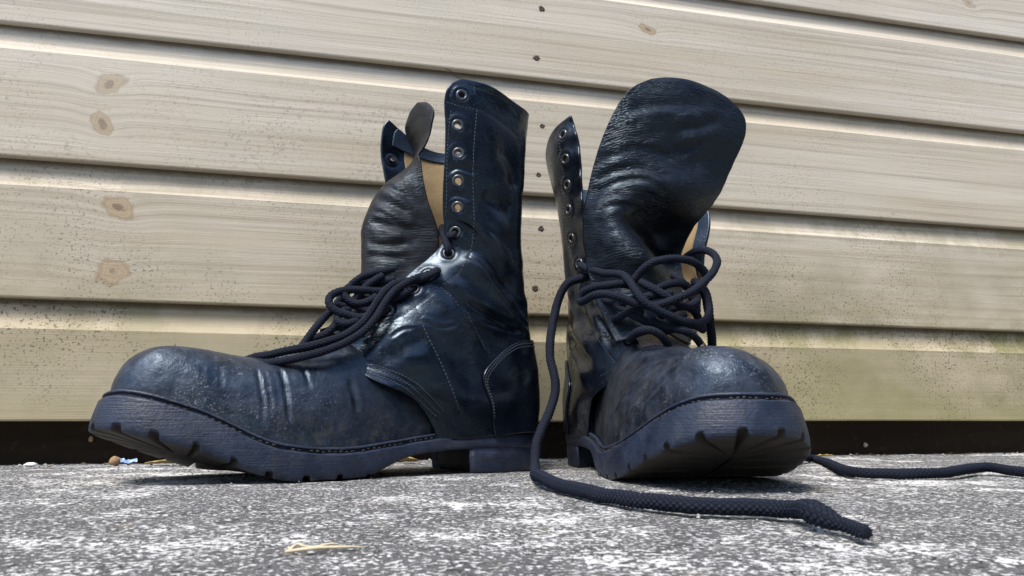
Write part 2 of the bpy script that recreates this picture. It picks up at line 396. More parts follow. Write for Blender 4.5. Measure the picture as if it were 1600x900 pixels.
def build_nail(x, z, parent, seed):
    """a rusted nail head sunk in a torn little pit"""
    rr = random.Random(seed); A_ = Acc(); n = 13
    rim = [(math.cos(2 * math.pi * i / n), math.sin(2 * math.pi * i / n), rr.uniform(.75, 1.45)) for i in range(n)]
    R = 0.0034
    V = [(x + c * R * k_ * 1.0, -0.0003, z + s * R * k_ * 0.85) for c, s, k_ in rim] + [(x + c * R * .62, -0.0011, z + s * R * .55) for c, s, k_ in rim] + [(x, -0.0007, z)]
    F = [(i, n + i, n + (i + 1) % n, (i + 1) % n) for i in range(n)] + [(n + i, 2 * n, n + (i + 1) % n) for i in range(n)]
    mesh_obj("nail", V, F, M_nail, parent, smooth=False)
for i in range(len(EDGES) - 1):
    p = build_plank(EDGES[i], EDGES[i + 1], i)
    for nx, nz in NAILS.get(i, ()): build_nail(nx, nz, p, int(nz * 1e4))
def build_beam():
    rr = random.Random(4); xs = np.linspace(-1.9, 2.3, 90); V, F = [], []
    prof = [(0.012, 0.0), (0.0122, 0.014), (0.0118, 0.028), (0.012, 0.0525), (0.06, 0.0525), (0.06, 0.0)]
    for x in xs:
        V += [(x, y + rr.uniform(-.0006, .0006), z) for y, z in prof]
    m = len(prof)
    for i in range(len(xs) - 1):
        for j in range(m): F.append((i * m + j, (i + 1) * m + j, (i + 1) * m + (j + 1) % m, i * m + (j + 1) % m))
    F += [tuple(range(m)), tuple((len(xs) - 1) * m + j for j in reversed(range(m)))]
    mesh_obj("sole_beam", [(x, y + 0.016, z - 0.001) for x, y, z in V], F, M_beam, wall, smooth=False)
build_beam()

# ------------------------------------------------------------------ unseen hedge added behind the camera: hides low sky, gives leather dark reflections
def build_added_hedge():
    rr = np.random.RandomState(3); V, F = [], []
    k = NT("added_hedge_leaves"); P = k.coord(); n = k.noise(P, 6.0, 3.0)
    m = k.fin(k.mix(n, (0.014, 0.024, 0.010), (0.045, 0.07, 0.024)), 0.6, None, 0.3)
    path = curve(np.array([(-9.0, -3.6, 0), (-3, -3.9, 0), (1.5, -3.4, 0), (3.4, -1.8, 0), (4.3, 0.4, 0), (5.2, 2.4, 0)]), n=400)
    for i in range(36000):
        c = path[rr.randint(400)]; z = rr.rand() ** .8 * (min(3.0, max(1.2, 2.9 + .45 * c[0])) + .25 * math.sin(c[0] * 2.1)); off = rr.randn(3) * (.22, .22, .05)
        p = c + off + (0, 0, z); a = rr.randn(3); a /= np.linalg.norm(a); b = np.cross(a, rr.randn(3)); b /= np.linalg.norm(b); w = .05 + .04 * rr.rand()
        V += [p - a * w, p + b * w * .5, p + a * w, p - b * w * .5]; F.append((4 * i, 4 * i + 1, 4 * i + 2, 4 * i + 3))
    V = np.array(V); V[:, 2] = np.maximum(V[:, 2], 0.01)
    tag(mesh_obj("added_reflection_hedge", V, F, m, smooth=False), kind='stuff')
build_added_hedge()

# ------------------------------------------------------------------ boot materials
def leather_material(name, grain=1.0, worn=0.0, base=(0.0024, 0.0034, 0.0062), rough=0.30, matte=False, pleat=0.0, spec=0.6, cracks=0.0):
    k = NT(name); P = k.coord(); x, y, z = k.sep(P)
    n1 = k.noise(P, 38.0, 4.0, 0.6); n2 = k.noise(P, 240.0, 4.0, 0.65); pores = k.voro(P, 900.0)
    wr = k.noise(k.map(P, (120, 120, 300)), 1.0, 3.0, 0.6, 0.6)
    c = k.mix(k.ramp(n1, (0.35, 0.0), (0.7, 1.0)), base, tuple(v * 2.0 for v in base))
    rg = k.ramp(k.math('ADD', k.math('MULTIPLY', n1, 0.6), k.math('MULTIPLY', n2, 0.4)), (0.35, rough - 0.07), (0.68, rough + 0.20))
    h = k.math('ADD', k.math('MULTIPLY', pores, 0.2 * grain), k.math('ADD', k.math('MULTIPLY', n2, 0.3 * grain), k.math('MULTIPLY', wr, 0.35 * grain)))
    if pleat:
        uv = k.coord('UV'); ux, uy, _ = k.sep(uv)
        wob = k.noise(uv, 30.0, 3.0, 0.6)
        q = k.comb(k.math('MULTIPLY', ux, 75.0), k.math('ADD', k.math('MULTIPLY', uy, 400.0), k.math('MULTIPLY', k.noise(uv, 24.0, 2.0), 7.0)), 0.0)
        pl = k.ramp(k.math('ABSOLUTE', k.math('SUBTRACT', k.noise(q, 1.0, 2.0, 0.55), 0.5)), (0.0, 0.0), (0.09, 1.0))
        mod = k.ramp(k.noise(uv, 30.0, 2.0), (0.36, 0.3), (0.60, 1.0))
        h = k.math('ADD', h, k.math('MULTIPLY', k.math('MULTIPLY', pl, mod), pleat))
    if cracks:
        # fine flex lines in the polish, thickest round the ankle, and dry dull patches
        cv = k.voro(k.map(P, (150, 150, 330), (0.2, 0.5, 0.3)), 1.0, 'DISTANCE_TO_EDGE')
        cv = k.ramp(k.math('ADD', cv, k.math('MULTIPLY', k.noise(P, 400.0, 3.0), 0.10)), (0.03, 1.0), (0.10, 0.0))
        cm = k.math('MULTIPLY', k.ramp(k.math('MULTIPLY', z, 4.0), (0.24, 0.25), (0.40, 1.0), (0.62, 1.0), (0.85, 0.3)), k.ramp(k.noise(P, 30.0, 3.0), (0.42, 0.0), (0.62, 1.0)))
        h = k.math('ADD', h, k.math('MULTIPLY', k.math('MULTIPLY', cv, cm), -0.32 * cracks))
        h = k.math('ADD', h, k.math('MULTIPLY', k.noise(k.map(P, (90, 90, 180)), 1.0, 4.0, 0.6), 0.45))
        dull = k.ramp(k.noise(P, 24.0, 5.0, 0.7), (0.50, 0.0), (0.72, 1.0))
        rg = k.math('ADD', rg, k.math('MULTIPLY', dull, 0.14))
        c = k.mix(k.math('MULTIPLY', dull, 0.5), c, (0.007, 0.009, 0.014))
        sl = k.ramp(k.noise(k.map(P, (260, 1400, 160), (0.7, 0.3, 0.5)), 1.0, 2.0, 0.5), (0.66, 0.0), (0.73, 1.0))
        c = k.mix(k.math('MULTIPLY', k.math('MULTIPLY', sl, dull), 0.6), c, (0.12, 0.125, 0.13))
    if worn:
        # scuffs: dusty grey, where the toe has rubbed (front and top of the foot), plus short scratches
        fr = k.math('MULTIPLY', k.ramp(x, (0.150 / 0.35, 0.0), (0.265 / 0.35, 1.0)) if False else k.ramp(k.math('MULTIPLY', x, 3.0), (0.45, 0.25), (0.80, 1.0)), worn)
        s1 = k.ramp(k.noise(P, 70.0, 5.0, 0.72), (0.42, 0.0), (0.72, 1.0))
        sc = k.noise(k.map(P, (150, 1500, 1100), (0.5, 0.7, 0.9)), 1.0, 2.0, 0.5); s2 = k.ramp(sc, (0.62, 0.0), (0.70, 1.0))
        sd2 = k.noise(k.map(P, (1500, 130, 1100), (0.9, 0.4, 1.7), (1, 1, 1)), 1.0, 2.0, 0.5); s3 = k.ramp(sd2, (0.63, 0.0), (0.71, 1.0))
        spk = k.ramp(k.noise(P, 700.0, 2.0), (0.60, 0.0), (0.68, 1.0))
        patch = k.ramp(k.noise(k.map(P, loc=(.3, .1, .7)), 32.0, 3.0), (0.47, 0.0), (0.60, 1.0))
        c = k.mix(k.math('MULTIPLY', k.math('MULTIPLY', s1, fr), 0.75), c, (0.046, 0.058, 0.084))
        ss = k.math('MULTIPLY', k.math('MULTIPLY', k.math('MAXIMUM', k.math('MULTIPLY', k.math('MAXIMUM', s2, s3), 0.6), spk), patch), fr)
        c = k.mix(k.math('MULTIPLY', ss, 0.6), c, (0.21, 0.21, 0.215))
        rg = k.math('ADD', rg, k.math('MULTIPLY', k.math('MULTIPLY', s1, fr), 0.16))
        h = k.math('ADD', h, k.math('ADD', k.math('MULTIPLY', ss, -0.5), k.math('MULTIPLY', k.noise(P, 130.0, 4.0, 0.6), 2.6)))
        low = k.ramp(k.math('MULTIPLY', z, 10.0), (0.30, 1.0), (0.65, 0.0))      # dust settled above the welt
        du = k.ramp(k.noise(P, 110.0, 4.0, 0.7), (0.45, 0.0), (0.7, 1.0))
        c = k.mix(k.math('MULTIPLY', k.math('MULTIPLY', low, du), 0.35), c, (0.10, 0.085, 0.065))
    else:
        spk = k.ramp(k.noise(P, 800.0, 2.0), (0.70, 0.0), (0.76, 1.0))
        c = k.mix(k.math('MULTIPLY', spk, 0.35), c, (0.12, 0.12, 0.12))
    return k.fin(c, rg, k.bump(h, 0.45 if not matte else 0.7, 0.0007), spec=spec, Specular_Tint=(0.64, 0.82, 1.0, 1))
def rubber_material():
    k = NT("worn_rubber"); P = k.coord(); uv = k.coord('UV'); x, y, z = k.sep(P)
    n = k.noise(P, 60.0, 4.0, 0.65); br = k.noise(k.map(uv, (30, 900, 1)), 1.0, 3.0, 0.6); f = k.noise(P, 500.0, 3.0, 0.6)
    c = k.mix(k.ramp(n, (0.35, 0.0), (0.7, 1.0)), (0.006, 0.011, 0.027), (0.014, 0.025, 0.052))
    c = k.mix(k.math('MULTIPLY', k.ramp(br, (0.5, 0.0), (0.68, 1.0)), 0.55), c, (0.016, 0.018, 0.024))
    c = k.mix(k.math('MULTIPLY', k.ramp(f, (0.62, 0.0), (0.72, 1.0)), 0.3), c, (0.075, 0.08, 0.09))
    d = k.ramp(k.noise(P, 90.0, 4.0, 0.7), (0.50, 0.0), (0.72, 1.0))
    c = k.mix(k.math('MULTIPLY', d, 0.2), c, (0.085, 0.075, 0.065))
    h = k.math('ADD', k.math('MULTIPLY', br, 0.8), k.math('ADD', f, k.math('MULTIPLY', n, 0.8)))
    return k.fin(c, k.ramp(n, (0.3, 0.42), (0.7, 0.62)), k.bump(h, 0.55, 0.0008), spec=0.45)
def cord_material():
    k = NT("lace_cord"); uv = k.coord('UV'); u, v, _ = k.sep(uv); P = k.coord()
    a = k.math('MULTIPLY', u, 8 * math.pi); b = k.math('MULTIPLY', v, 10 * CORD_K)
    s1 = k.math('ABSOLUTE', k.math('SINE', k.math('ADD', a, b))); s2 = k.math('ABSOLUTE', k.math('SINE', k.math('SUBTRACT', a, b)))
    pr = k.math('MULTIPLY', s1, s2)
    fz = k.noise(P, 1500.0, 3.0, 0.7); n = k.noise(P, 80.0, 3.0)
    c = k.mix(k.ramp(pr, (0.05, 0.0), (0.6, 1.0)), (0.0006, 0.0008, 0.002), (0.0090, 0.0135, 0.029))
    c = k.mix(k.math('MULTIPLY', k.ramp(n, (0.4, 0.0), (0.7, 1.0)), 0.3), c, (0.009, 0.012, 0.020))
    c = k.mix(k.math('MULTIPLY', k.ramp(fz, (0.6, 0.0), (0.75, 1.0)), 0.3), c, (0.028, 0.03, 0.036))
    return k.fin(c, 0.82, k.bump(k.math('ADD', k.math('MULTIPLY', pr, 0.8), fz), 0.6, 0.0005), spec=0.22, Sheen_Weight=0.0)
CORD_K = 1.05   # braid pitch, radians per millimetre
M_quarter = leather_material("polished_leather", 0.18, 0.0, rough=0.20, cracks=1.0, spec=0.5)
M_vamp = leather_material("scuffed_leather", 0.8, 1.0, base=(0.0042, 0.0058, 0.0105), rough=0.34)
M_tongue = leather_material("soft_leather", 0.22, 0.0, base=(0.0028, 0.0033, 0.0050), rough=0.32, matte=True, pleat=0.62, spec=0.42)
M_tongue_brown = leather_material("brown_black_leather", 0.3, 0.0, base=(0.0075, 0.0060, 0.0055), rough=0.40, matte=True, pleat=0.5, spec=0.36)  # browner base colour than the other boot's tongue
M_band = leather_material("pebbled_band", 2.4, 0.0, base=(0.012, 0.018, 0.030), rough=0.45, matte=True)
M_suede = plain("tan_suede", (0.23, 0.165, 0.085), 0.95, (0.33, 0.245, 0.14), 350, 0.5, 0.1)
M_inner = plain("leather_flesh_side", (0.055, 0.042, 0.032), 0.75, (0.085, 0.066, 0.05), 400, 0.4, 0.3)
M_rubber = rubber_material()
M_eyelet = plain("black_enamelled_metal", (0.035, 0.038, 0.045), 0.28, (0.12, 0.12, 0.13), 300, 0.2, 0.6, Metallic=0.6)
M_thread = plain("waxed_thread", (0.014, 0.018, 0.026), 0.5, (0.055, 0.06, 0.075), 500, 0.2, 0.4)
M_welt = plain("dirty_welt_thread", (0.008, 0.008, 0.010), 0.8, (0.055, 0.048, 0.040), 90, 0.3, 0.3)
M_tread = plain("dusty_tread", (0.020, 0.019, 0.018), 0.8, (0.070, 0.060, 0.048), 60, 0.5, 0.25)
M_cord = cord_material()

# ------------------------------------------------------------------ shapes shared by both boots (millimetres; s forward, l to the boot's left, z up)
OUTLINE_MED = [(0, 0), (3, 14), (12, 26), (28, 34), (50, 37), (80, 37), (110, 38), (140, 43), (170, 49), (200, 53), (230, 54),
               (260, 52), (285, 48), (303, 40), (315, 27), (320, 12), (319, -2), (313, -17), (302, -30), (285, -43), (260, -54),
               (230, -60), (200, -60), (165, -54), (135, -47), (105, -42), (75, -39), (45, -37), (25, -33), (11, -25), (3, -13)]
Z_TOP = [(0, 31), (40, 30.5), (84, 29), (110, 26), (135, 22.5), (160, 19.5), (180, 19), (200, 20.8), (220, 24), (242, 30.5), (266, 39), (292, 47), (311, 51), (322, 51.5)]
Z_BOT = [(0, 17), (76, 17.5), (100, 16), (123, 12.5), (140, 6), (150, 2), (160, 0.6), (172, 0.2), (200, 0.3), (212, 1.2), (226, 3.4), (243, 8), (264, 14.5), (290, 22.5), (318, 30), (325, 31)]
SPINE = [(60, 128), (105, 122), (140, 108), (170, 96), (200, 85.5), (224, 80.5), (246, 80), (274, 81.5), (300, 81)]
DOME_S = 276.0
ROLL = [0.0]                     # how far the forefoot has warped: its left edge lifted, its right edge pressed down
def roll(s, l):
    w = np.clip((np.asarray(s, float) - 205) / 60, 0, 1); return ROLL[0] * l * w * w * (3 - 2 * w)
def zt(s, l=0.0): return lin(Z_TOP, s) + roll(s, l)
def zb(s, l=0.0): return np.maximum(lin(Z_BOT, s) + roll(s, l), 0.2)
def outline(m, n=900):
    P = np.array(OUTLINE_MED, float)
    if m < 0: P = np.stack([P[:, 0], -P[:, 1]], 1)[::-1]
    P = np.roll(P, -int(np.argmin(P[:, 0] + np.abs(P[:, 1]) * 1e-3)), axis=0)
    return curve(P, n=n, closed=True)                       # heel -> left side -> toe -> right side
def outline_normal(O):
    T = np.roll(O, -1, 0) - np.roll(O, 1, 0); T /= np.linalg.norm(T, axis=1, keepdims=True)
    return np.stack([-T[:, 1], T[:, 0]], 1)                 # outward for heel->left->toe order is +l on the left side
def rings_mesh(rings, flip=False):
    G = np.array(rings); nr, n = G.shape[:2]; ids = np.arange(nr * n).reshape(nr, n)
    r = np.roll(ids, -1, 1)
    q = np.stack([ids[:-1], r[:-1], r[1:], ids[1:]], 2).reshape(-1, 4)
    if flip: q = q[:, ::-1]
    a = np.concatenate([[0], np.cumsum(np.linalg.norm(np.diff(np.concatenate([G[3], G[3][:1]]), axis=0), axis=1))])[:-1]
    return G.reshape(-1, 3), q.tolist(), np.stack([np.broadcast_to(a * .001, (nr, n)), G[..., 2] * .001], 2).reshape(-1, 2)
def build_outsole(root, m, seed):
    O = outline(m); Nn = outline_normal(O); n = len(O); s = O[:, 0]
    per = np.linalg.norm(np.roll(O, -1, 0) - O, axis=1); a = np.concatenate([[0], np.cumsum(per)])[:-1]; tot = per.sum()
    rr = random.Random(seed); notch = np.zeros(n); toe = a[np.argmax(s)]
    for side in (-1, 1):
        for k in range(9):
            c = toe + side * (10 + 22.5 * k + rr.uniform(-1, 1)) if side > 0 else toe - (13 + 22.5 * k + rr.uniform(-1, 1))
            w = (2.4 if k < 3 else 1.6) + rr.uniform(-.3, .3)
            notch = np.maximum(notch, np.clip((w + 0.7 - np.abs(a - c)) / 0.9, 0, 1))
    notch *= np.clip((s - 150) / 8, 0, 1)
    T, Bz = zt(s, O[:, 1]), zb(s, O[:, 1])
    wob = fbm(np.stack([a, 0 * a, 0 * a], 1), 9.0, seed, 3); wob2 = fbm(np.stack([a, 0 * a, 0 * a], 1), 30.0, seed + 2, 3)
    fore = np.clip((s - 130) / 40, 0, 1)
    def ring(off, z, extra=0.0):
        Q = O + Nn * np.reshape(off, (-1, 1) if np.ndim(off) else ())
        return np.concatenate([Q, np.reshape(z + extra, (-1, 1)) * np.ones((n, 1))], 1)
    fl = np.clip((s - 205) / 75, 0, 1); fl = 3.8 * fl * fl * (3 - 2 * fl)      # the sole flares outward below the welt at the toe
    bead = 1.5 + 0.3 * wob
    R = [ring(-16 - fl, T - 4), ring(-9 - fl, T - 1), ring(-5.6 - fl, T + 0.2), ring(-5.0 - fl, T + bead), ring(-3.9 - fl, T + bead + .5), ring(-2.7 - fl, T + bead + .2), ring(-2.1 - fl, T + bead - .9), ring(-2.4 - fl, T + 0.2),
         ring(-3.6 - fl, T - 0.4 + .3 * wob), ring(-4.0 - fl, T - 1.4), ring(-3.2 - fl, T - 2.0 + .5 * wob), ring(-1.8 + .4 * wob2 - fl, T - 2.1 + .35 * wob), ring(-0.7 - fl, T - 2.0 + .45 * wob), ring(0.0 + .2 * wob2 - fl, T - 2.8), ring(0.15 - fl, T - 3.4)]
    H = T - 3.2 - Bz
    for t in (0.2, 0.38, 0.55, 0.7, 0.8):
        R.append(ring(0.5 * math.sin(t * 3.1) + 0.35 * wob2 + 0.12 * wob - fl * (1 - t) ** 1.3, T - 3.2 - H * t))
    hgt = np.minimum(4.2, H * .36) * notch
    R.append(ring(-0.25 - 0.6 * notch, Bz + 1.0 + hgt * 0.86))
    R.append(ring(-1.0 - 1.0 * notch + .3 * wob, Bz + 0.1 + hgt))
    mid_l = np.array([0.5 * (O[np.abs(s - q) < 4][:, 1].max() + O[np.abs(s - q) < 4][:, 1].min()) for q in np.clip(s, 12, 270)])
    axis = np.stack([np.clip(s, 30, 262) + 10 * np.tanh(np.clip(s - 262, 0, 99) / 40), mid_l], 1)
    for f, gv in ((.10, 1.0), (.22, 1.0), (.36, 1.0), (.5, 1.0), (.62, .95), (.72, .6), (.79, .1), (.88, 0), (.985, 0)):
        Q = O + (axis - O) * f
        R.append(np.concatenate([Q, (zb(Q[:, 0], Q[:, 1]) + hgt * gv + 0.15)[:, None]], 1))
    V, F, U = rings_mesh(R)
    nside = (len(R) - 10) * n; nall = len(F); n_ring_faces = nall
    for zf, w0 in ((lambda q: zt(q) - 4.2, 10.0),):      # the insole board
        ss = np.linspace(20, 304, 60); wl_, wr_ = [], []
        for q in ss:
            k_ = np.abs(s - q) < 3; wl_.append(O[k_][:, 1].max()); wr_.append(O[k_][:, 1].min())
        b0 = len(V); tt = np.linspace(0, 1, 8)
        Q = np.array([[q, (a_ - w0) + ((b_ + w0) - (a_ - w0)) * t, zf(q)] for q, a_, b_ in zip(ss, wl_, wr_) for t in tt])
        V = np.concatenate([V, Q]); U = np.concatenate([U, Q[:, :2] * .001])
        F += [[b0 + i * 8 + j, b0 + i * 8 + j + 1, b0 + (i + 1) * 8 + j + 1, b0 + (i + 1) * 8 + j] for i in range(59) for j in range(7)]
    return mesh_obj("outsole", V * .001, F, M_rubber, root, uv=U, mats=[M_rubber, M_tread], midx=[0] * nside + [1] * (nall - nside) + [0] * (len(F) - nall))
def build_heel(root, m, seed):
    O = outline(m, 500); O = O[O[:, 0] < 70]
    # order: left side from the breast back round to the right side
    k = np.argmin(O[:, 0] + 0 * O[:, 1]); L = O[O[:, 1] >= 0]; Rr = O[O[:, 1] < 0]
    L = L[np.argsort(-L[:, 0])]; Rr = Rr[np.argsort(Rr[:, 0])]
    arc = np.concatenate([L, Rr]); e0, e1 = arc[0], arc[-1]
    br = np.array([[70 + 0 * t - 7 * math.sin(math.pi * t), e1[1] + (e0[1] - e1[1]) * t] for t in np.linspace(0, 1, 24)])[1:-1]
    br = np.concatenate([[[73.5, e1[1] + .6]], br, [[73.5, e0[1] - .6]]])
    loop = np.concatenate([arc, br]); cen = np.array([36.0, 0])
    n = len(loop); wob = fbm(np.concatenate([loop, np.zeros((n, 1))], 1), 12.0, seed, 3)
    def ring(sc, z): return np.concatenate([cen + (loop - cen) * sc, np.full((n, 1), z)], 1)
    rs = [ring(.90, 19.0), ring(.975, 18.4), ring(.985, 17.2), ring(.978, 16.4), ring(.99, 15.6), ring(.985, 10), ring(.975, 4.5), ring(.968, 1.2), ring(.955, 0.15), ring(.6, 0.1), ring(.1, 0.1)]
    for q in rs[1:-2]: q[:, :2] += (loop - cen) / np.linalg.norm(loop - cen, axis=1, keepdims=True) * wob[:, None] * .35
    V, F, U = rings_mesh(rs, flip=False)
    return mesh_obj("heel", V * .001, F, M_rubber, root, uv=U)
def build_vamp(root, m, seed, creases, dome=0.0):
    O = outline(m, 900); Nn = outline_normal(O); w = np.clip((O[:, :1] - 205) / 75, 0, 1); O = O - Nn * (6.0 + 4.0 * w * w * (3 - 2 * w))
    k = np.where(O[:, 0] > 100)[0]; O, Nn = O[k], Nn[k]
    O = O[::2]; s = O[:, 0]
    mid = lin([(90, 0), (200, -3 * m), (235, 4 * m), (276, 17 * m), (330, 19 * m)], s)
    ssp = s.copy(); t0 = DOME_S - 26
    big = s > t0; ssp[big] = t0 + 26 * np.tanh((s[big] - t0) / 26.0)
    zs = lin(SPINE, ssp) + dome * np.clip((ssp - 205) / 50, 0, 1) ** 1.5; Sx = np.stack([ssp, np.clip(lin([(90, 0), (200, -3 * m), (235, 4 * m), (276, 17 * m), (330, 19 * m)], ssp), -20, 20), zs], 1)
    z0 = zt(s, O[:, 1]) - 1.5
    ph = np.linspace(0, math.pi / 2, 60) ** 1.0
    cx = (1 - np.cos(ph) ** 0.86); cz = np.sin(ph) ** 0.84
    toe = np.clip((s - 240) / 50, 0, 1)
    G = np.empty((len(O), len(ph), 3))
    for i in range(len(O)):
        G[i, :, 0] = O[i, 0] + (Sx[i, 0] - O[i, 0]) * cx; G[i, :, 1] = O[i, 1] + (Sx[i, 1] - O[i, 1]) * cx
        G[i, :, 2] = z0[i] + (zs[i] - z0[i]) * cz
    N = grid_normals(G)
    G = G + N * (1.1 * fbm(G, 26.0, seed, 2) + 0.35 * fbm(G, 8.0, seed + 4, 2)).reshape(G.shape[:2] + (1,)) * np.sin(ph * 2).clip(0.15, 1)[None, :, None]
    for c in creases:
        G = crease(G, N, np.array(c[0], float), *c[1:])
    N = grid_normals(G)
    return G, N, sheet("vamp", G, 2.0, M_vamp, root, M_inner)
U_KN = [0, .25, .5, .75, .91, 1.0, 1.09, 1.25, 1.5, 1.75, 2.0]
def shaft_grid(rows, nu=96, nv=230):
    R = np.array(rows, float)                                # (nrow, 11, 3)
    d = np.linalg.norm(np.diff(R, axis=0), axis=2).mean(1) ** 0.8; x = np.concatenate([[0], np.cumsum(d)])
    uq = np.concatenate([np.linspace(0, 1, nu), np.linspace(1, 2, nu)[1:]])
    C_ = np.stack([nat_spline(r, U_KN, uq) for r in R])      # (nrow, nU, 3)
    q = np.linspace(0, x[-1], nv)
    return nat_spline(C_, x, q)
def make_rows(Fp, midp, back, midn, Fn):
    """Fp/Fn: front points (s,l,z) up the left / right edge; mid*: l at t=.25,.5,.75,.91; back: (s,z)"""
    rows = []
    for a, mp, b, mn, c in zip(Fp, midp, back, midn, Fn):
        bs, bz = b; bl = b[2] if len(b) > 2 else 0
        def mids(Fq, ml):
            out = []
            for t, l in zip((.25, .5, .75, .91), ml):
                l, dz = l if isinstance(l, tuple) else (l, 0)
                e = t if t < .9 else .955
                w = t * t * (3 - 2 * t)
                out.append((Fq[0] + (bs - Fq[0]) * e, l, Fq[2] + (bz - Fq[2]) * w + dz))
            return out
        rows.append([a, *mids(a, mp), (bs, bl, bz), *mids(c, mn)[::-1], c])
    return rows
def stitch(acc, G, N, pts, pitch=3.2, fill=0.72, r=0.42, lift=0.15, step=0.6):
    """thread dashes laid on a grid surface along a polyline"""
    L = curve(np.array(pts, float), step=step); Gf, Nf = G.reshape(-1, 3), N.reshape(-1, 3)
    P = np.empty_like(L)
    for i, p in enumerate(L):
        j = int(np.argmin(((Gf - p) ** 2).sum(1))); P[i] = p - Nf[j] * ((p - Gf[j]) @ Nf[j]) + Nf[j] * lift
    k = max(1, int(round(pitch / step))); f = max(2, int(round(pitch * fill / step)) + 1)
    for i in range(0, len(P) - f, k):
        seg = P[i:i + f]; seg = seg[[0, len(seg) // 2, -1]]
        V, F, U = tube_mesh(seg, np.array([r * .6, r, r * .6]), 5); acc.add(V, F, U)
def build_eyelet(root, c, n, r=3.3):
    """rolled metal ring with a short barrel through the leather"""
    n = np.array(n, float); n /= np.linalg.norm(n); t = np.cross(n, (0, 0, 1.0)); t /= np.linalg.norm(t); b = np.cross(n, t)
    prof = [(r - 0.9, -4.6), (r - 0.9, -0.5), (r - 0.7, 0.6), (r - 0.1, 1.15), (r + 0.8, 1.1), (r + 1.5, 0.6), (r + 1.7, -0.3)]
    ns = 22; V, F = [], []
    for pr, pz in prof:
        V += [np.array(c) + n * pz + pr * (math.cos(2 * math.pi * i / ns) * t + math.sin(2 * math.pi * i / ns) * b) for i in range(ns)]
    for j in range(len(prof) - 1):
        for i in range(ns): F.append((j * ns + i, (j + 1) * ns + i, (j + 1) * ns + (i + 1) % ns, j * ns + (i + 1) % ns))
    return mesh_obj("eyelet", np.array(V) * .001, F, M_eyelet, root)
def nearest(G, p):
    Gf = G.reshape(-1, 3); j = int(np.argmin(((Gf - np.array(p)) ** 2).sum(1))); return divmod(j, G.shape[1])
def build_cord(root, pts, r=3.3, knot_end=False, name="lace"):
    P = curve(np.array(pts, float), step=0.75)
    P = P + np.stack([fbm(P, 11.0, 2.0 + i * 7, 2) for i in range(3)], 1) * 0.35
    n = len(P); R = np.full(n, r) * (1 + 0.06 * fbm(P, 14.0, 5.0, 2))
    R[0] *= .6; R[-1] *= .6
    if knot_end:                                            # the free end: a half-undone knot, then a thin bound tip
        d = (n - 1 - np.arange(n)) * 0.75
        R *= 1 - .34 * np.clip((24 - d) / 6, 0, 1) + .22 * np.exp(-((d - 33) / 6.5) ** 2)
    V, F, U = tube_mesh(P, R, 24, braid=0.2, k=CORD_K, lobes=4)
    return mesh_obj(name, V * .001, F, M_cord, root, uv=U)
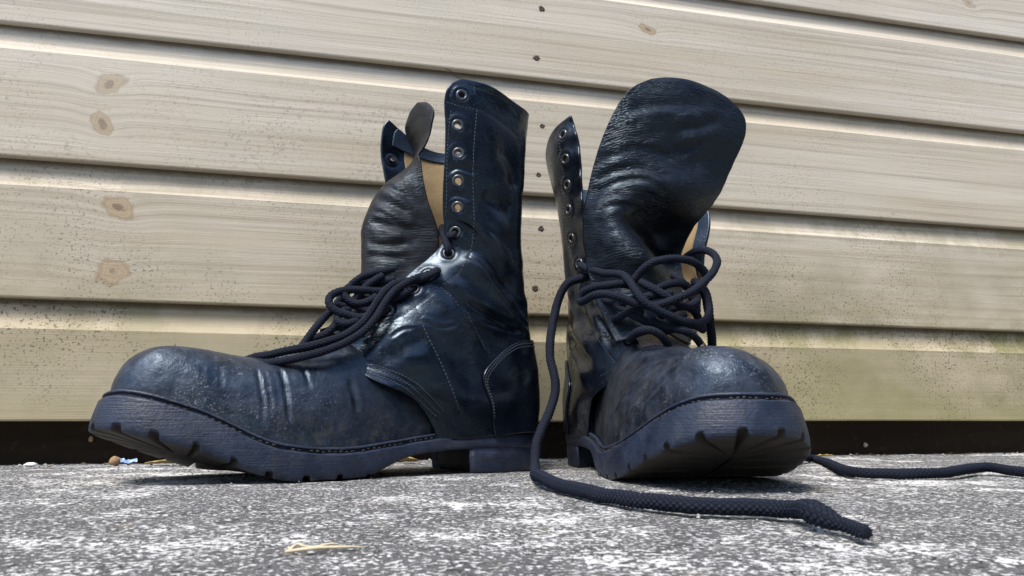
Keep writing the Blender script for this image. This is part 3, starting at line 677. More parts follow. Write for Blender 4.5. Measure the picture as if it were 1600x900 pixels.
def build_boot(spec):
    m, seed = spec['m'], spec['seed']
    root = empty("combat_boot", (*spec['org'], 0), math.radians(spec['heading']))
    tag(root, spec['label'], "boot", "pair of black lace-up combat boots")
    ROLL[0] = spec.get('roll', 0.0)
    build_outsole(root, m, seed); build_heel(root, m, seed)
    VG, VN, _ = build_vamp(root, m, seed, spec['vamp_creases'], spec.get('dome', 0))
    G = shaft_grid(make_rows(spec['Fp'], spec['midp'], spec['back'], spec['midn'], spec['Fn']))
    nv, nu = G.shape[:2]; half = nu // 2; N = grid_normals(G)
    v = np.linspace(0, 1, nv)[:, None]
    # soft buckles of an old shaft: stronger round the ankle
    amp = spec.get('buckle', 0.8) * (0.45 + 1.5 * np.exp(-((v - .47) / .16) ** 2))
    edge = np.minimum(np.linspace(0, 1, nu), np.linspace(1, 0, nu))[None] * 12
    D = (fbm(G * np.array([1, 1, 1.5]), 36.0, seed + .7, 1).reshape(nv, nu) * 2.2 + fbm(G * np.array([1, 1, 1.8]), 17.0, seed + 2.7, 1).reshape(nv, nu) * 0.5) * amp * np.clip(edge, .25, 1)
    G = G + N * D[..., None]; N = grid_normals(G)
    for c in spec['creases']: G = crease(G, N, np.array(c[0], float), *c[1:])
    N = grid_normals(G)
    sc = spec.get('scallop', 0)
    if sc:                                                  # the unlaced edge has stretched between its eyelets
        wv = np.sin(G[..., 2] / 20.0 * 2 * math.pi + 1.0) * np.clip((G[..., 2] - 150) / 20, 0, 1) * sc
        ew = np.zeros(nu); ew[-14:] = np.linspace(0, 1, 14) ** 1.5
        G = G + np.stack([wv * ew, wv * ew * -.6, 0 * wv], 2); N = grid_normals(G)
    acc = Acc(); holes = []
    eyes = []
    for p, side in [(p, 1) for p in spec['eyes_p']] + [(p, -1) for p in spec['eyes_n']]:
        i, j = nearest(G, p); eyes.append((G[i, j], N[i, j], side)); holes.append((G[i, j], 2.9))
        d = np.linalg.norm(G - G[i, j], axis=2); G = G + N * (0.8 * np.exp(-((d - 6.5) / 2.4) ** 2) - 0.9 * np.exp(-(d / 4.5) ** 2))[..., None]
    # rounded top corners
    def corner(cols, front):
        A_ = G[:, cols]
        return A_
    drop = np.zeros((nv - 1, nu - 1), bool)
    for L_ in spec['stitch']:
        P = np.array(L_[0], float); G = crease(G, N, P, 0.35, 0.8, 0.0, 0.0)
    N = grid_normals(G)
    qs = {}
    for side, sl in ((1, slice(0, half + 1)), (-1, slice(half, nu))):
        qs[side] = sheet("quarter", G[:, sl], 2.2, M_quarter, root, M_quarter, holes, N=N[:, sl])
    inset = 2.6
    lo = int(nv * .34); ci = spec.get('lining_edge', 19)
    LG = G[lo:nv - 2, ci:nu - ci] - N[lo:nv - 2, ci:nu - ci] * inset
    sheet("lining", LG[:, ::-1][:, :], 1.0, M_suede, root, None, holes, N=-N[lo:nv - 2, ci:nu - ci][:, ::-1])
    b0 = int(nv * spec['band'])
    cb = 8
    BG = G[b0:nv - 1, cb:nu - cb] - N[b0:nv - 1, cb:nu - cb] * (inset + 1.3)
    sheet("collar_band", BG[:, ::-1], 1.2, M_band, root, None, [(h[0], 4.4) for h in holes], N=-N[b0:nv - 1, cb:nu - cb][:, ::-1])
    # counter patch wrapped round the heel, lying on the quarters
    us = np.linspace(spec['counter'][0], spec['counter'][1], 110)
    top = lin(spec['counter_top'], us); cg = []
    Gi = lambda f, u: None
    vs = np.linspace(0, 1, 60); CG = np.empty((60, 110, 3)); CN = np.empty((60, 110, 3))
    for j, (u, tp) in enumerate(zip(us, top)):
        x = u * (nu - 1); j0 = min(int(x), nu - 2); fj = x - j0
        for i, w in enumerate(vs):
            y = w * tp * (nv - 1); i0 = min(int(y), nv - 2); fi = y - i0
            for src, dst in ((G, CG), (N, CN)):
                dst[i, j] = (src[i0, j0] * (1 - fj) + src[i0, j0 + 1] * fj) * (1 - fi) + (src[i0 + 1, j0] * (1 - fj) + src[i0 + 1, j0 + 1] * fj) * fi
    CG = CG + CN * 2.0
    sheet("heel_counter", CG, 2.2, M_quarter, root, None, N=CN)
    for off in (2.6, 5.0):
        L_ = []
        for j in range(3, 107, 3):
            colp = CG[:, j]; a = np.concatenate([[0], np.cumsum(np.linalg.norm(np.diff(colp, axis=0), axis=1))]); q = max(a[-1] - off, 0)
            L_.append([np.interp(q, a, colp[:, i]) for i in range(3)])
        stitch(acc, CG, CN, L_, pitch=2.6, r=.4)
    for L_ in spec['stitch']: stitch(acc, G, N, L_[0], **(L_[1] if len(L_) > 1 else {}))
    # welt stitching in the groove of the sole
    O = outline(m, 900); w = np.clip((O[:, :1] - 205) / 75, 0, 1); O = O - outline_normal(O) * (2.6 + 3.8 * w * w * (3 - 2 * w))
    L_ = np.concatenate([O, (zt(O[:, 0], O[:, 1]) - 1.0)[:, None]], 1); L_ = L_[O[:, 0] > 60]
    rr = random.Random(seed); wacc = Acc()
    for i in range(0, len(L_) - 4, 5):
        if rr.random() < .12: continue
        q = rr.uniform(.6, 1.15); V, F, U = tube_mesh(L_[i:i + 4] + np.array([0, 0, rr.uniform(-.35, .35)]), np.array([.45, .85, .8, .4]) * q, 5); wacc.add(V, F, U)
    tag(wacc.obj("welt_stitching", M_welt, root), kind='stuff')
    tag(acc.obj("stitching", M_thread, root), kind='stuff')
    for c, n, side in eyes: build_eyelet(qs[side], c, n)
    # tongue
    T = np.array(spec['tongue'], float)
    x = np.concatenate([[0], np.cumsum(np.linalg.norm(np.diff(T, axis=0), axis=2).mean(1) ** .8)])
    C_ = nat_spline(T, x, np.linspace(0, x[-1], 180)); C_ = np.swapaxes(nat_spline(np.swapaxes(C_, 0, 1), np.linspace(0, 1, T.shape[1]), np.linspace(0, 1, 110)), 0, 1)
    Nn = grid_normals(C_)
    C_ = C_ + Nn * ((1.0 * fbm(C_ * np.array([1, .5, 1.4]), 20.0, seed + 5, 2) + 0.12 * fbm(C_ * np.array([1, .3, 1.5]), 6.0, seed + 8, 2)) * spec.get('tongue_rough', 1.0)).reshape(C_.shape[:2] + (1,))
    T0 = C_.copy()
    for c in spec['tongue_creases']: C_ = crease(C_, Nn, np.array(c[0], float), *c[1:])
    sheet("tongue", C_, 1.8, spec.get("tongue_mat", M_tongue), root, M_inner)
    for q_, (pts, r) in enumerate(spec['laces']): build_cord(root, pts, r, knot_end=spec.get('knot_end') == q_)
    return root, G, T0, VG

# ------------------------------------------------------------------ the boot on the left: side view, toe to the left
MIDS = [(38, 38.5, 35, 21), (43, 41, 36, 22), (44, 41, 36, 22), (41, 41, 35.5, 22), (37, 39.5, 34, 21), (34, 38, 33, 20), (35, 38.5, 33, 20),
        (41, 43, 36, 21), (48, 49, 41, 24), (53, 53, 45, 26), (55, 56, 47, 27)]
BACK = [(6, 30), (1.5, 47), (0, 61), (1, 78), (5, 104), (10, 131), (14, 155), (16, 190), (10, 235), (3, 272), (-2, 290)]
def neg(L): return [tuple(-v for v in r) for r in L]
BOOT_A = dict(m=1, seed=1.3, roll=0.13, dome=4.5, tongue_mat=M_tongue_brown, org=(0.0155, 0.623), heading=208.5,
    label="black leather boot in side view, toe pointing left, its row of empty eyelets upright",
    Fp=[(97, 36, 24), (119, 41, 53), (143, 40, 64), (166, 17, 85), (146, 18, 116), (117, 19, 149), (93, 21, 173), (94, 28, 197), (97, 36, 236), (99, 40, 272), (99.5, 41, 289), (95.5, 42, 298.5), (85, 43, 305)],
    midp=MIDS[:7] + [(39, 39, 33, 20), (44, 41, 33, 20), (46, 41, 32, 19), (46, 40, 31, 18), (45.5, 39.5, 30.5, 18), (45, 39, 30, 18)], back=BACK[:8] + [(14, 235), (10, 270), (8, 286), (7.5, 293), (7, 299)], midn=neg(MIDS[:9]) + [((-52, -4), (-53, -6), (-44, -5), (-25, -2)), ((-52, -9), (-54, -14), (-46, -11), (-26, -4)), ((-51.5, -12), (-54, -17.5), (-46, -14), (-26, -5)), ((-51, -14), (-54, -20), (-46, -16), (-26, -6))],
    Fn=[(97, -38, 24), (119, -48, 52), (143, -47, 64), (166, -15, 85), (146, -16, 116), (120, -20, 150), (104, -28, 178), (110, -38, 205), (118, -45, 243), (122, -47, 272), (121.5, -46, 285), (120, -46, 292), (116, -46, 297)],
    eyes_p=[], eyes_n=[], creases=[], vamp_creases=[], stitch=[], band=.9, counter=(.27, .73),
    counter_top=[(.27, .10), (.32, .20), (.37, .29), (.43, .345), (.5, .36), (.57, .345), (.63, .29), (.68, .20), (.73, .10)],
    tongue=[[(150, -30, 98), (168, -16, 101), (176, 0, 103), (168, 14, 100), (150, 24, 98)],
            [(128, -34, 125), (143, -20, 125), (152, 0, 125), (140, 16, 125), (118, 26, 125)],
            [(120, -36, 150), (138, -20, 150), (147, -2, 150), (132, 14, 150), (100, 22, 152)],
            [(118, -36, 183), (140, -20, 183), (147, -4, 183), (128, 12, 183), (94, 20, 183)],
            [(116, -36, 205), (136, -20, 205), (142, -4, 205), (128, 12, 205), (102, 20, 205)],
            [(116, -32, 232), (124, -18, 232), (124, -4, 232), (118, 8, 232), (108, 17, 233)],
            [(108, -33, 240), (113, -20, 240), (114, -6, 240), (113, 5, 241), (110, 16, 242)],
            [(101, -28, 249), (105, -16, 249), (108, -4, 249), (110, 5, 249), (110, 13, 249)],
            [(98, -31, 257), (101, -19, 257), (104, -7, 257), (106, 4, 257), (106, 16, 256)],
            [(99, -32, 270), (102, -20, 270), (104, -8, 270), (105, 5, 270), (103, 18, 268)],
            [(106, -30, 284), (108, -17, 284), (107, -5, 284), (105, 8, 284), (101, 20, 281)],
            [(106, -22, 293), (108, -13, 294), (107, -4, 294), (105, 6, 293), (101, 16, 290)],
            [(105, -10, 298), (106, -6, 298.5), (106, -2, 298.5), (104, 2, 298), (102, 6, 297)]],
    tongue_creases=[], laces=[])
BOOT_B = dict(m=-1, seed=4.1, org=(0.0767, 0.707), heading=-79, knot_end=0, lining_edge=9,
    label="black leather boot facing forward, wide tongue folded out above tangled laces",
    Fp=[(97, 40, 24), (119, 48, 53), (143, 47, 64), (166, 24, 85), (143, 42, 107), (121, 57, 132), (106, 68, 160), (101, 73, 182), (99, 80, 208), (92, 81, 226), (84, 76, 236)],
    midp=MIDS[:4] + [(47, 42, 34, 21), (57, 45, 34, 20), (64, 48, 35, 20)] + [(56, 50, 38, 22), (64, 56, 42, 25), (66, 58, 46, 27), (66, 60, 48, 28)], back=BACK[:9] + [(8, 250), (6, 262)], midn=neg(MIDS),
    Fn=[(97, -35, 24), (119, -39, 50), (143, -37, 63), (166, -16, 82), (146, -18, 110), (118, -25, 140), (100, -30, 172), (100, -36, 205), (100, -38, 245), (100, -40, 276), (92, -44, 301)], scallop=1.3,
    eyes_p=[], eyes_n=[], creases=[], vamp_creases=[], stitch=[], band=.9, counter=(.27, .73), counter_top=BOOT_A['counter_top'],
    tongue=[[(158, -30, 96), (166, -15, 100), (170, 0, 104), (166, 15, 100), (158, 30, 96)],
            [(132, -38, 135), (148, -20, 138), (152, 0, 138), (142, 20, 135), (130, 36, 132)],
            [(130, -43, 158), (150, -24, 158), (158, -2, 158), (136, 22, 156), (122, 42, 154)],
            [(131, -46, 178), (156, -26, 178), (146, -2, 178), (108, 24, 178), (110, 46, 176)],
            [(134, -47, 196), (154, -24, 196), (124, 6, 197), (106, 32, 197), (120, 53, 197)],
            [(140, -45, 215), (157, -18, 215), (160, 12, 214), (156, 40, 213), (144, 62, 213)],
            [(148, -41, 238), (158, -15, 240), (160, 16, 240), (158, 45, 238), (151, 72, 236)],
            [(155, -34, 262), (163, -10, 264), (166, 22, 264), (164, 52, 262), (156, 82, 258)],
            [(161, -24, 284), (166, -2, 287), (168, 26, 287), (165, 56, 284), (160, 85, 278)],
            [(164, -12, 298), (167, 8, 302), (168, 28, 302), (166, 50, 299), (162, 74, 293)],
            [(166, 2, 305), (167, 14, 307), (167, 28, 307), (166, 42, 305), (164, 56, 302)]],
    tongue_creases=[], laces=[])

BOOT_A['eyes_p'] = [[86.8, 44.6, 290.1], [89.3, 43.1, 265.1], [87.7, 41.8, 242.8], [86.5, 39.2, 221.5], [85.0, 35.5, 201.2], [83.8, 29.5, 183.1], [88.0, 26.3, 166.3], [104.6, 26.5, 147.9], [116.5, 27.3, 135.7], [134.9, 23.9, 118.3], [149.6, 21.3, 103.5]]
BOOT_A['eyes_n'] = [[111, -46, 262], [107, -43, 236], [104, -40, 212], [98, -32, 186]]
BOOT_A['stitch'] = [([[73.9, 45.7, 280.2], [76.0, 45.2, 248.7], [75.1, 42.2, 218.6], [72.1, 38.1, 189.0], [73.8, 35.2, 166.4], [82.9, 34.7, 150.1], [96.2, 33.8, 138.9]], {}), ([[99.9, 33.6, 135.2], [112.0, 32.7, 125.4], [125.5, 30.8, 115.1], [138.3, 27.2, 107.3], [150.3, 23.4, 98.0]], {}), ([[94.8, 42.1, 276.5], [95.6, 38.5, 247.4], [93.9, 34.3, 217.6], [91.1, 27.7, 191.6]], {}), ([[95.9, 42.2, 287.5], [91.0, 43.1, 298.3], [74.3, 45.1, 298.7], [47.3, 38.2, 297.3], [28.9, 30.3, 292.7]], {}), ([[98.0, 41.3, 283.3], [87.4, 44.5, 280.5], [73.9, 45.7, 280.2], [50.4, 39.2, 278.1], [29.9, 31.3, 272.0]], {}), ([[117.6, 30.2, 125.8], [112.7, 39.2, 105.8], [101.2, 43.2, 82.8], [93.2, 43.6, 64.5], [83.2, 41.4, 44.2]], {'r': 0.5}), ([[97.0, 33.9, 137.6], [80.6, 38.6, 120.0], [68.7, 38.6, 103.7], [58.5, 36.8, 88.9]], {}), ([[160.0, 24.3, 78.8], [141.5, 36.1, 72.9], [123.2, 42.9, 62.8], [107.0, 41.2, 49.7], [97.2, 39.8, 41.8]], {'pitch': 2.4}), ([[158.7, 27.0, 75.3], [142.7, 37.2, 68.8], [125.9, 42.9, 60.3], [109.3, 40.1, 47.4], [99.6, 39.3, 40.3]], {'pitch': 2.4}), ([[160.3, 22.4, 82.5], [140.3, 36.1, 75.1], [121.1, 42.6, 65.9], [103.3, 42.2, 51.7], [93.7, 40.4, 43.2]], {'pitch': 2.4})]
BOOT_A['creases'] = [([[82.5, 28.3, 174.8], [61.6, 39.4, 162.8], [38.4, 33.5, 141.9], [19.2, 27.1, 115.9]], 2.8, 6, 1.4), ([[104.2, 29.6, 142.6], [79.7, 38.4, 125.3], [50.0, 34.7, 112.7], [20.7, 28.3, 103.4]], 2.2, 4.5, 1.4), ([[122.8, 38.1, 101.0], [99.3, 42.8, 88.7], [71.6, 38.8, 88.8]], 1.6, 9, 0.5), ([[68.9, 42.2, 214.4], [50.0, 38.2, 206.5], [33.8, 32.8, 202.8]], 2.0, 8, 0.8), ([[145.2, 32.1, 83.5], [126.1, 40.2, 89.1], [116.0, 38.4, 106.1]], 1.2, 8, 0.4), ([[87.9, 30.1, 191.4], [74.2, 35.5, 183.1], [59.4, 39.6, 166.9], [42.1, 34.1, 147.3]], 1.6, 4, 1.2), ([[94.3, 36.3, 228.5], [84.0, 41.7, 231.2], [72.5, 43.7, 229.7]], 1.0, 3.0, 0.6), ([[91.8, 34.0, 211.1], [82.4, 38.5, 209.7], [73.0, 41.1, 208.0]], 0.9, 3.0, 0.5), ([[51.1, 39.7, 258.4], [35.6, 33.4, 243.5], [31.0, 31.5, 223.1]], 1.6, 7, 0.6), ([[94.4, 42.5, 83.5], [75.8, 41.7, 64.9], [72.6, 40.8, 41.2]], 1.1, 8, 0.4), ([[98.7, 31.0, 144.6], [84.4, 38.2, 127.5], [65.2, 38.1, 113.6], [34.7, 31.8, 108.9], [12.7, 21.4, 107.6]], 1.3, 1.5, 1.3), ([[79.3, 31.5, 166.2], [62.5, 38.5, 154.0], [42.3, 35.5, 134.7], [26.3, 30.7, 117.5], [11.9, 19.4, 110.9]], 1.2, 1.6, 1.4), ([[91.7, 34.8, 139.6], [81.4, 38.5, 121.5], [67.3, 38.5, 107.5]], 0.9, 1.1, 0.7), ([[115.5, 36.9, 111.8], [98.9, 40.6, 105.9], [83.9, 40.2, 109.7]], 0.6, 1.3, 0.5), ([[135.9, 33.5, 96.1], [126.0, 35.7, 104.0], [117.7, 38.9, 103.4]], 0.6, 1.3, 0.5), ([[86.4, 31.3, 191.3], [77.4, 35.4, 187.5], [67.6, 38.0, 178.5]], 0.8, 1.2, 0.8), ([[92.6, 37.3, 228.4], [87.5, 40.3, 231.2], [77.8, 43.0, 228.3], [68.9, 43.7, 231.0]], 0.7, 1.0, 0.7)]
BOOT_A['vamp_creases'] = [([[226.6, 29.2, 73.8], [225.0, 39.7, 61.9], [223.4, 44.7, 49.1], [223.4, 47.2, 35.1]], 2.0, 1.1, 0.3), ([[221.8, 31.1, 72.2], [220.2, 40.4, 60.2], [218.6, 44.6, 49.7], [220.2, 46.8, 39.3]], 1.5, 0.9, 0.2), ([[212.2, 28.6, 74.5], [209.0, 39.7, 59.9], [207.4, 44.8, 45.8], [205.8, 46.8, 33.7]], 2.4, 1.3, 0.4), ([[260.0, 35.3, 73.8], [260.1, 39.9, 65.2], [260.1, 41.7, 55.3]], 0.6, 0.7, 0.1), ([[248.9, 32.5, 75.4], [248.9, 39.4, 65.2], [249.0, 42.5, 56.6]], 0.7, 0.7, 0.1), ([[197.8, 28.0, 76.0], [194.5, 36.0, 67.1], [192.9, 40.4, 57.7]], 1.3, 1.1, 0.3), ([[165.8, 34.4, 67.7], [161.1, 38.3, 52.8], [159.4, 39.8, 42.6]], 1.4, 2.0, 0.5), ([[253.7, 43.1, 48.2], [233.0, 44.3, 51.6], [212.2, 41.0, 57.2]], 0.35, 0.8, 0.1)]
BOOT_A['counter_top'] = [(0.24, 0.022), (0.289, 0.17), (0.347, 0.258), (0.384, 0.306), (0.437, 0.332), (0.5, 0.336), (0.563, 0.332), (0.616, 0.306), (0.653, 0.258), (0.711, 0.17), (0.76, 0.022)]
BOOT_A['counter'] = (0.24, 0.76)
BOOT_B['counter_top'] = [(0.24, 0.022), (0.289, 0.17), (0.347, 0.258), (0.384, 0.306), (0.437, 0.332), (0.5, 0.336), (0.563, 0.332), (0.616, 0.306), (0.653, 0.258), (0.711, 0.17), (0.76, 0.022)]
BOOT_B['counter'] = (0.24, 0.76)
BOOT_A['laces'] = [([[82.2, 26.0, 184.1], [86.8, 30.9, 179.2], [85.7, 18.0, 185.8], [86.2, 10.0, 191.3], [89.0, 14.0, 186.3], [90.1, 26.0, 175.2], [90.1, 29.9, 167.6], [86.4, 23.1, 165.9]], 2.85), ([[102.3, 23.7, 149.6], [99.8, 32.8, 150.1], [110.9, 30.9, 143.5], [123.6, 24.0, 141.1], [137.4, 27.0, 133.6], [146.5, 29.0, 121.2], [153.4, 31.0, 110.2], [165.8, 32.0, 99.2], [183.2, 31.0, 91.2], [201.5, 26.0, 86.4], [214.7, 18.0, 83.3], [223.9, 6.0, 81.7], [230.1, -8.0, 78.9]], 2.85), ([[104.6, 23.9, 147.3], [112.1, 29.4, 144.8], [129.6, 30.0, 134.7], [140.9, 34.0, 121.8], [149.7, 36.0, 107.5], [163.9, 37.0, 94.8], [184.2, 36.0, 85.0], [203.3, 32.0, 79.3], [213.8, 26.0, 77.1], [220.0, 19.0, 77.0], [224.9, 8.0, 77.1]], 2.85), ([[109.0, 12.0, 152.5], [122.8, 14.0, 152.8], [138.8, 12.0, 149.1], [150.9, 8.0, 144.7], [159.2, 4.0, 136.8], [165.5, 2.0, 126.4], [173.7, 4.0, 115.9], [182.2, 8.0, 106.4], [190.0, 12.0, 95.4], [195.4, 14.0, 87.6]], 2.85), ([[121.7, 22.0, 133.7], [137.3, 18.0, 133.1], [154.7, 14.0, 133.7], [169.4, 12.0, 131.3], [176.3, 14.0, 124.8], [173.3, 18.0, 117.4], [163.5, 22.0, 113.4], [154.7, 26.0, 111.6], [148.8, 28.0, 114.6]], 2.85), ([[128.3, 20.0, 143.3], [139.6, 12.0, 141.6], [151.6, 6.0, 140.6], [161.8, 2.0, 130.5], [164.8, 0.0, 122.8]], 2.85), ([[115.5, 24.5, 136.2], [122.6, 30.5, 132.3], [134.5, 22.0, 125.9], [144.7, 14.0, 126.3], [154.6, 8.0, 127.3], [158.7, 4.0, 123.7]], 2.85), ([[133.9, 21.1, 118.7], [140.2, 25.7, 116.5], [151.2, 20.0, 118.3], [159.5, 12.0, 122.5], [165.7, 4.0, 119.3]], 2.85), ([[148.7, 18.5, 103.9], [155.4, 21.4, 103.1], [166.7, 20.0, 104.1], [169.6, 16.0, 110.0], [171.0, 8.0, 105.2], [179.1, 4.0, 101.4]], 2.85), ([[136.1, 16.0, 146.2], [147.6, 14.0, 137.7], [155.8, 12.0, 127.6], [163.3, 12.0, 121.3], [170.9, 12.0, 122.6]], 2.85), ([[141.8, 20.0, 129.5], [153.3, 20.0, 122.8], [160.8, 16.0, 124.7], [164.6, 12.0, 130.7], [158.9, 8.0, 137.6]], 2.85), ([[157.5, 26.0, 109.6], [166.1, 24.0, 106.5], [170.7, 20.0, 109.4], [167.5, 16.0, 115.7], [159.9, 14.0, 118.4]], 2.85), ([[170.1, 18.0, 107.8], [176.6, 16.0, 100.3], [181.9, 12.0, 97.6], [189.9, 8.0, 93.9]], 2.85)]
BOOT_B['eyes_n'] = [[85.7, -49.0, 286.1], [87.6, -47.7, 262.9], [83.9, -45.3, 240.7], [80.1, -43.5, 219.6], [75.5, -39.8, 194.9], [81.8, -34.7, 171.2], [111.4, -26.6, 139.1], [134.6, -22.8, 115.2], [154.0, -17.2, 99.4]]
BOOT_B['eyes_p'] = [[98.0, 66.0, 153.3], [95.8, 60.0, 135.6]]
BOOT_B['stitch'] = [([[79.7, -51.4, 291.4], [82.7, -50.4, 263.7], [75.4, -47.4, 237.1], [69.6, -44.2, 209.3], [66.0, -40.2, 181.2]], {}), ([[121.7, -34.2, 107.1], [137.0, -32.1, 93.2], [151.5, -27.7, 79.3]], {}), ([[138.4, -36.6, 71.7], [147.9, -30.7, 76.3], [157.3, -22.8, 81.4], [164.0, -15.4, 86.9]], {'pitch': 2.4})]
BOOT_B['creases'] = [([[33.5, -33.6, 117.4], [99.8, -41.8, 90.7], [132.6, -38.9, 76.2]], 4.5, 6, 1.5), ([[63.9, -39.2, 150.5], [96.0, -35.8, 120.5], [131.2, -31.8, 101.3]], 2.5, 6, 1.5), ([[62.5, -42.5, 193.7], [67.8, -38.7, 164.1], [78.4, -37.6, 139.3]], 1.5, 5, 1.0), ([[99.2, -29.6, 137.0], [133.2, -27.9, 106.0], [146.2, -26.7, 92.3]], 2.0, 3.5, 1.2)]
BOOT_B['vamp_creases'] = [([[213.8, -40.3, 58.1], [220.2, -31.3, 70.0], [242.6, -26.2, 74.8], [284.9, -29.0, 74.8]], 1.2, 1.8, 0.9), ([[199.4, -44.3, 46.0], [215.4, -38.2, 61.4], [229.8, -29.9, 71.2]], 1.0, 1.6, 0.7), ([[191.3, -44.9, 39.2], [207.4, -42.5, 53.3], [218.6, -35.3, 65.4]], 0.7, 1.2, 0.4), ([[241.0, -44.4, 45.4], [261.6, -39.5, 59.4], [281.8, -33.9, 69.7]], 0.7, 1.6, 0.4)]
BOOT_B['tongue_creases'] = [([[165.6, 17.7, 263.4], [166.4, 37.2, 267.9], [163.6, 62.8, 277.1]], 1.6, 4, 0.8), ([[161.3, 16.4, 249.2], [161.0, 27.7, 248.7], [163.5, 45.2, 256.5]], 1.4, 3.5, 0.7), ([[144.0, -41.2, 220.9], [153.3, -26.3, 230.7], [160.5, -2.0, 231.1], [162.6, 23.1, 218.6]], 1.2, 3, 0.8), ([[139.9, -43.7, 210.5], [152.7, -26.4, 221.3], [161.4, -3.1, 222.4], [156.7, 19.9, 212.1]], 1.0, 2.5, 0.8), ([[150.7, -36.0, 240.8], [160.0, -7.4, 248.1], [159.6, 25.3, 239.2]], 0.8, 3, 0.5), ([[159.2, -27.4, 274.7], [166.1, 2.6, 282.5], [166.6, 45.3, 282.1]], 0.8, 4, 0.5), ([[142.7, -41.6, 197.4], [154.0, -27.3, 202.3], [144.9, -2.6, 204.0]], 1.0, 2.5, 0.7), ([[158.3, -21.5, 176.0], [142.1, -2.6, 183.2]], 0.8, 1.6, 0.5), ([[159.6, -17.3, 169.3], [137.7, 2.6, 179.4]], 0.8, 1.6, 0.5), ([[159.9, -13.5, 162.8], [142.7, 4.8, 171.2]], 0.8, 1.6, 0.5)]
BOOT_A['tongue_creases'] = [([[139.1, -4.6, 211.1], [131.0, 10.3, 204.6], [116.9, 16.6, 195.7]], 1.4, 3, 0.9), ([[144.7, -1.3, 192.0], [132.8, 9.6, 187.1], [111.1, 16.7, 183.2]], 1.4, 3, 0.9), ([[145.8, -0.9, 175.1], [134.5, 9.5, 170.8], [116.3, 15.8, 173.8]], 1.6, 3, 1.0), ([[146.5, -0.6, 162.4], [134.3, 10.2, 162.2], [118.7, 16.8, 160.0]], 1.4, 2.5, 0.9), ([[132.1, -9.2, 222.9], [126.3, 11.4, 215.2], [113.2, 17.1, 205.8]], 1.0, 2.5, 0.7), ([[142.3, -0.8, 199.3], [135.0, 7.9, 195.8], [124.9, 13.6, 189.6]], 0.8, 1.6, 0.6)]
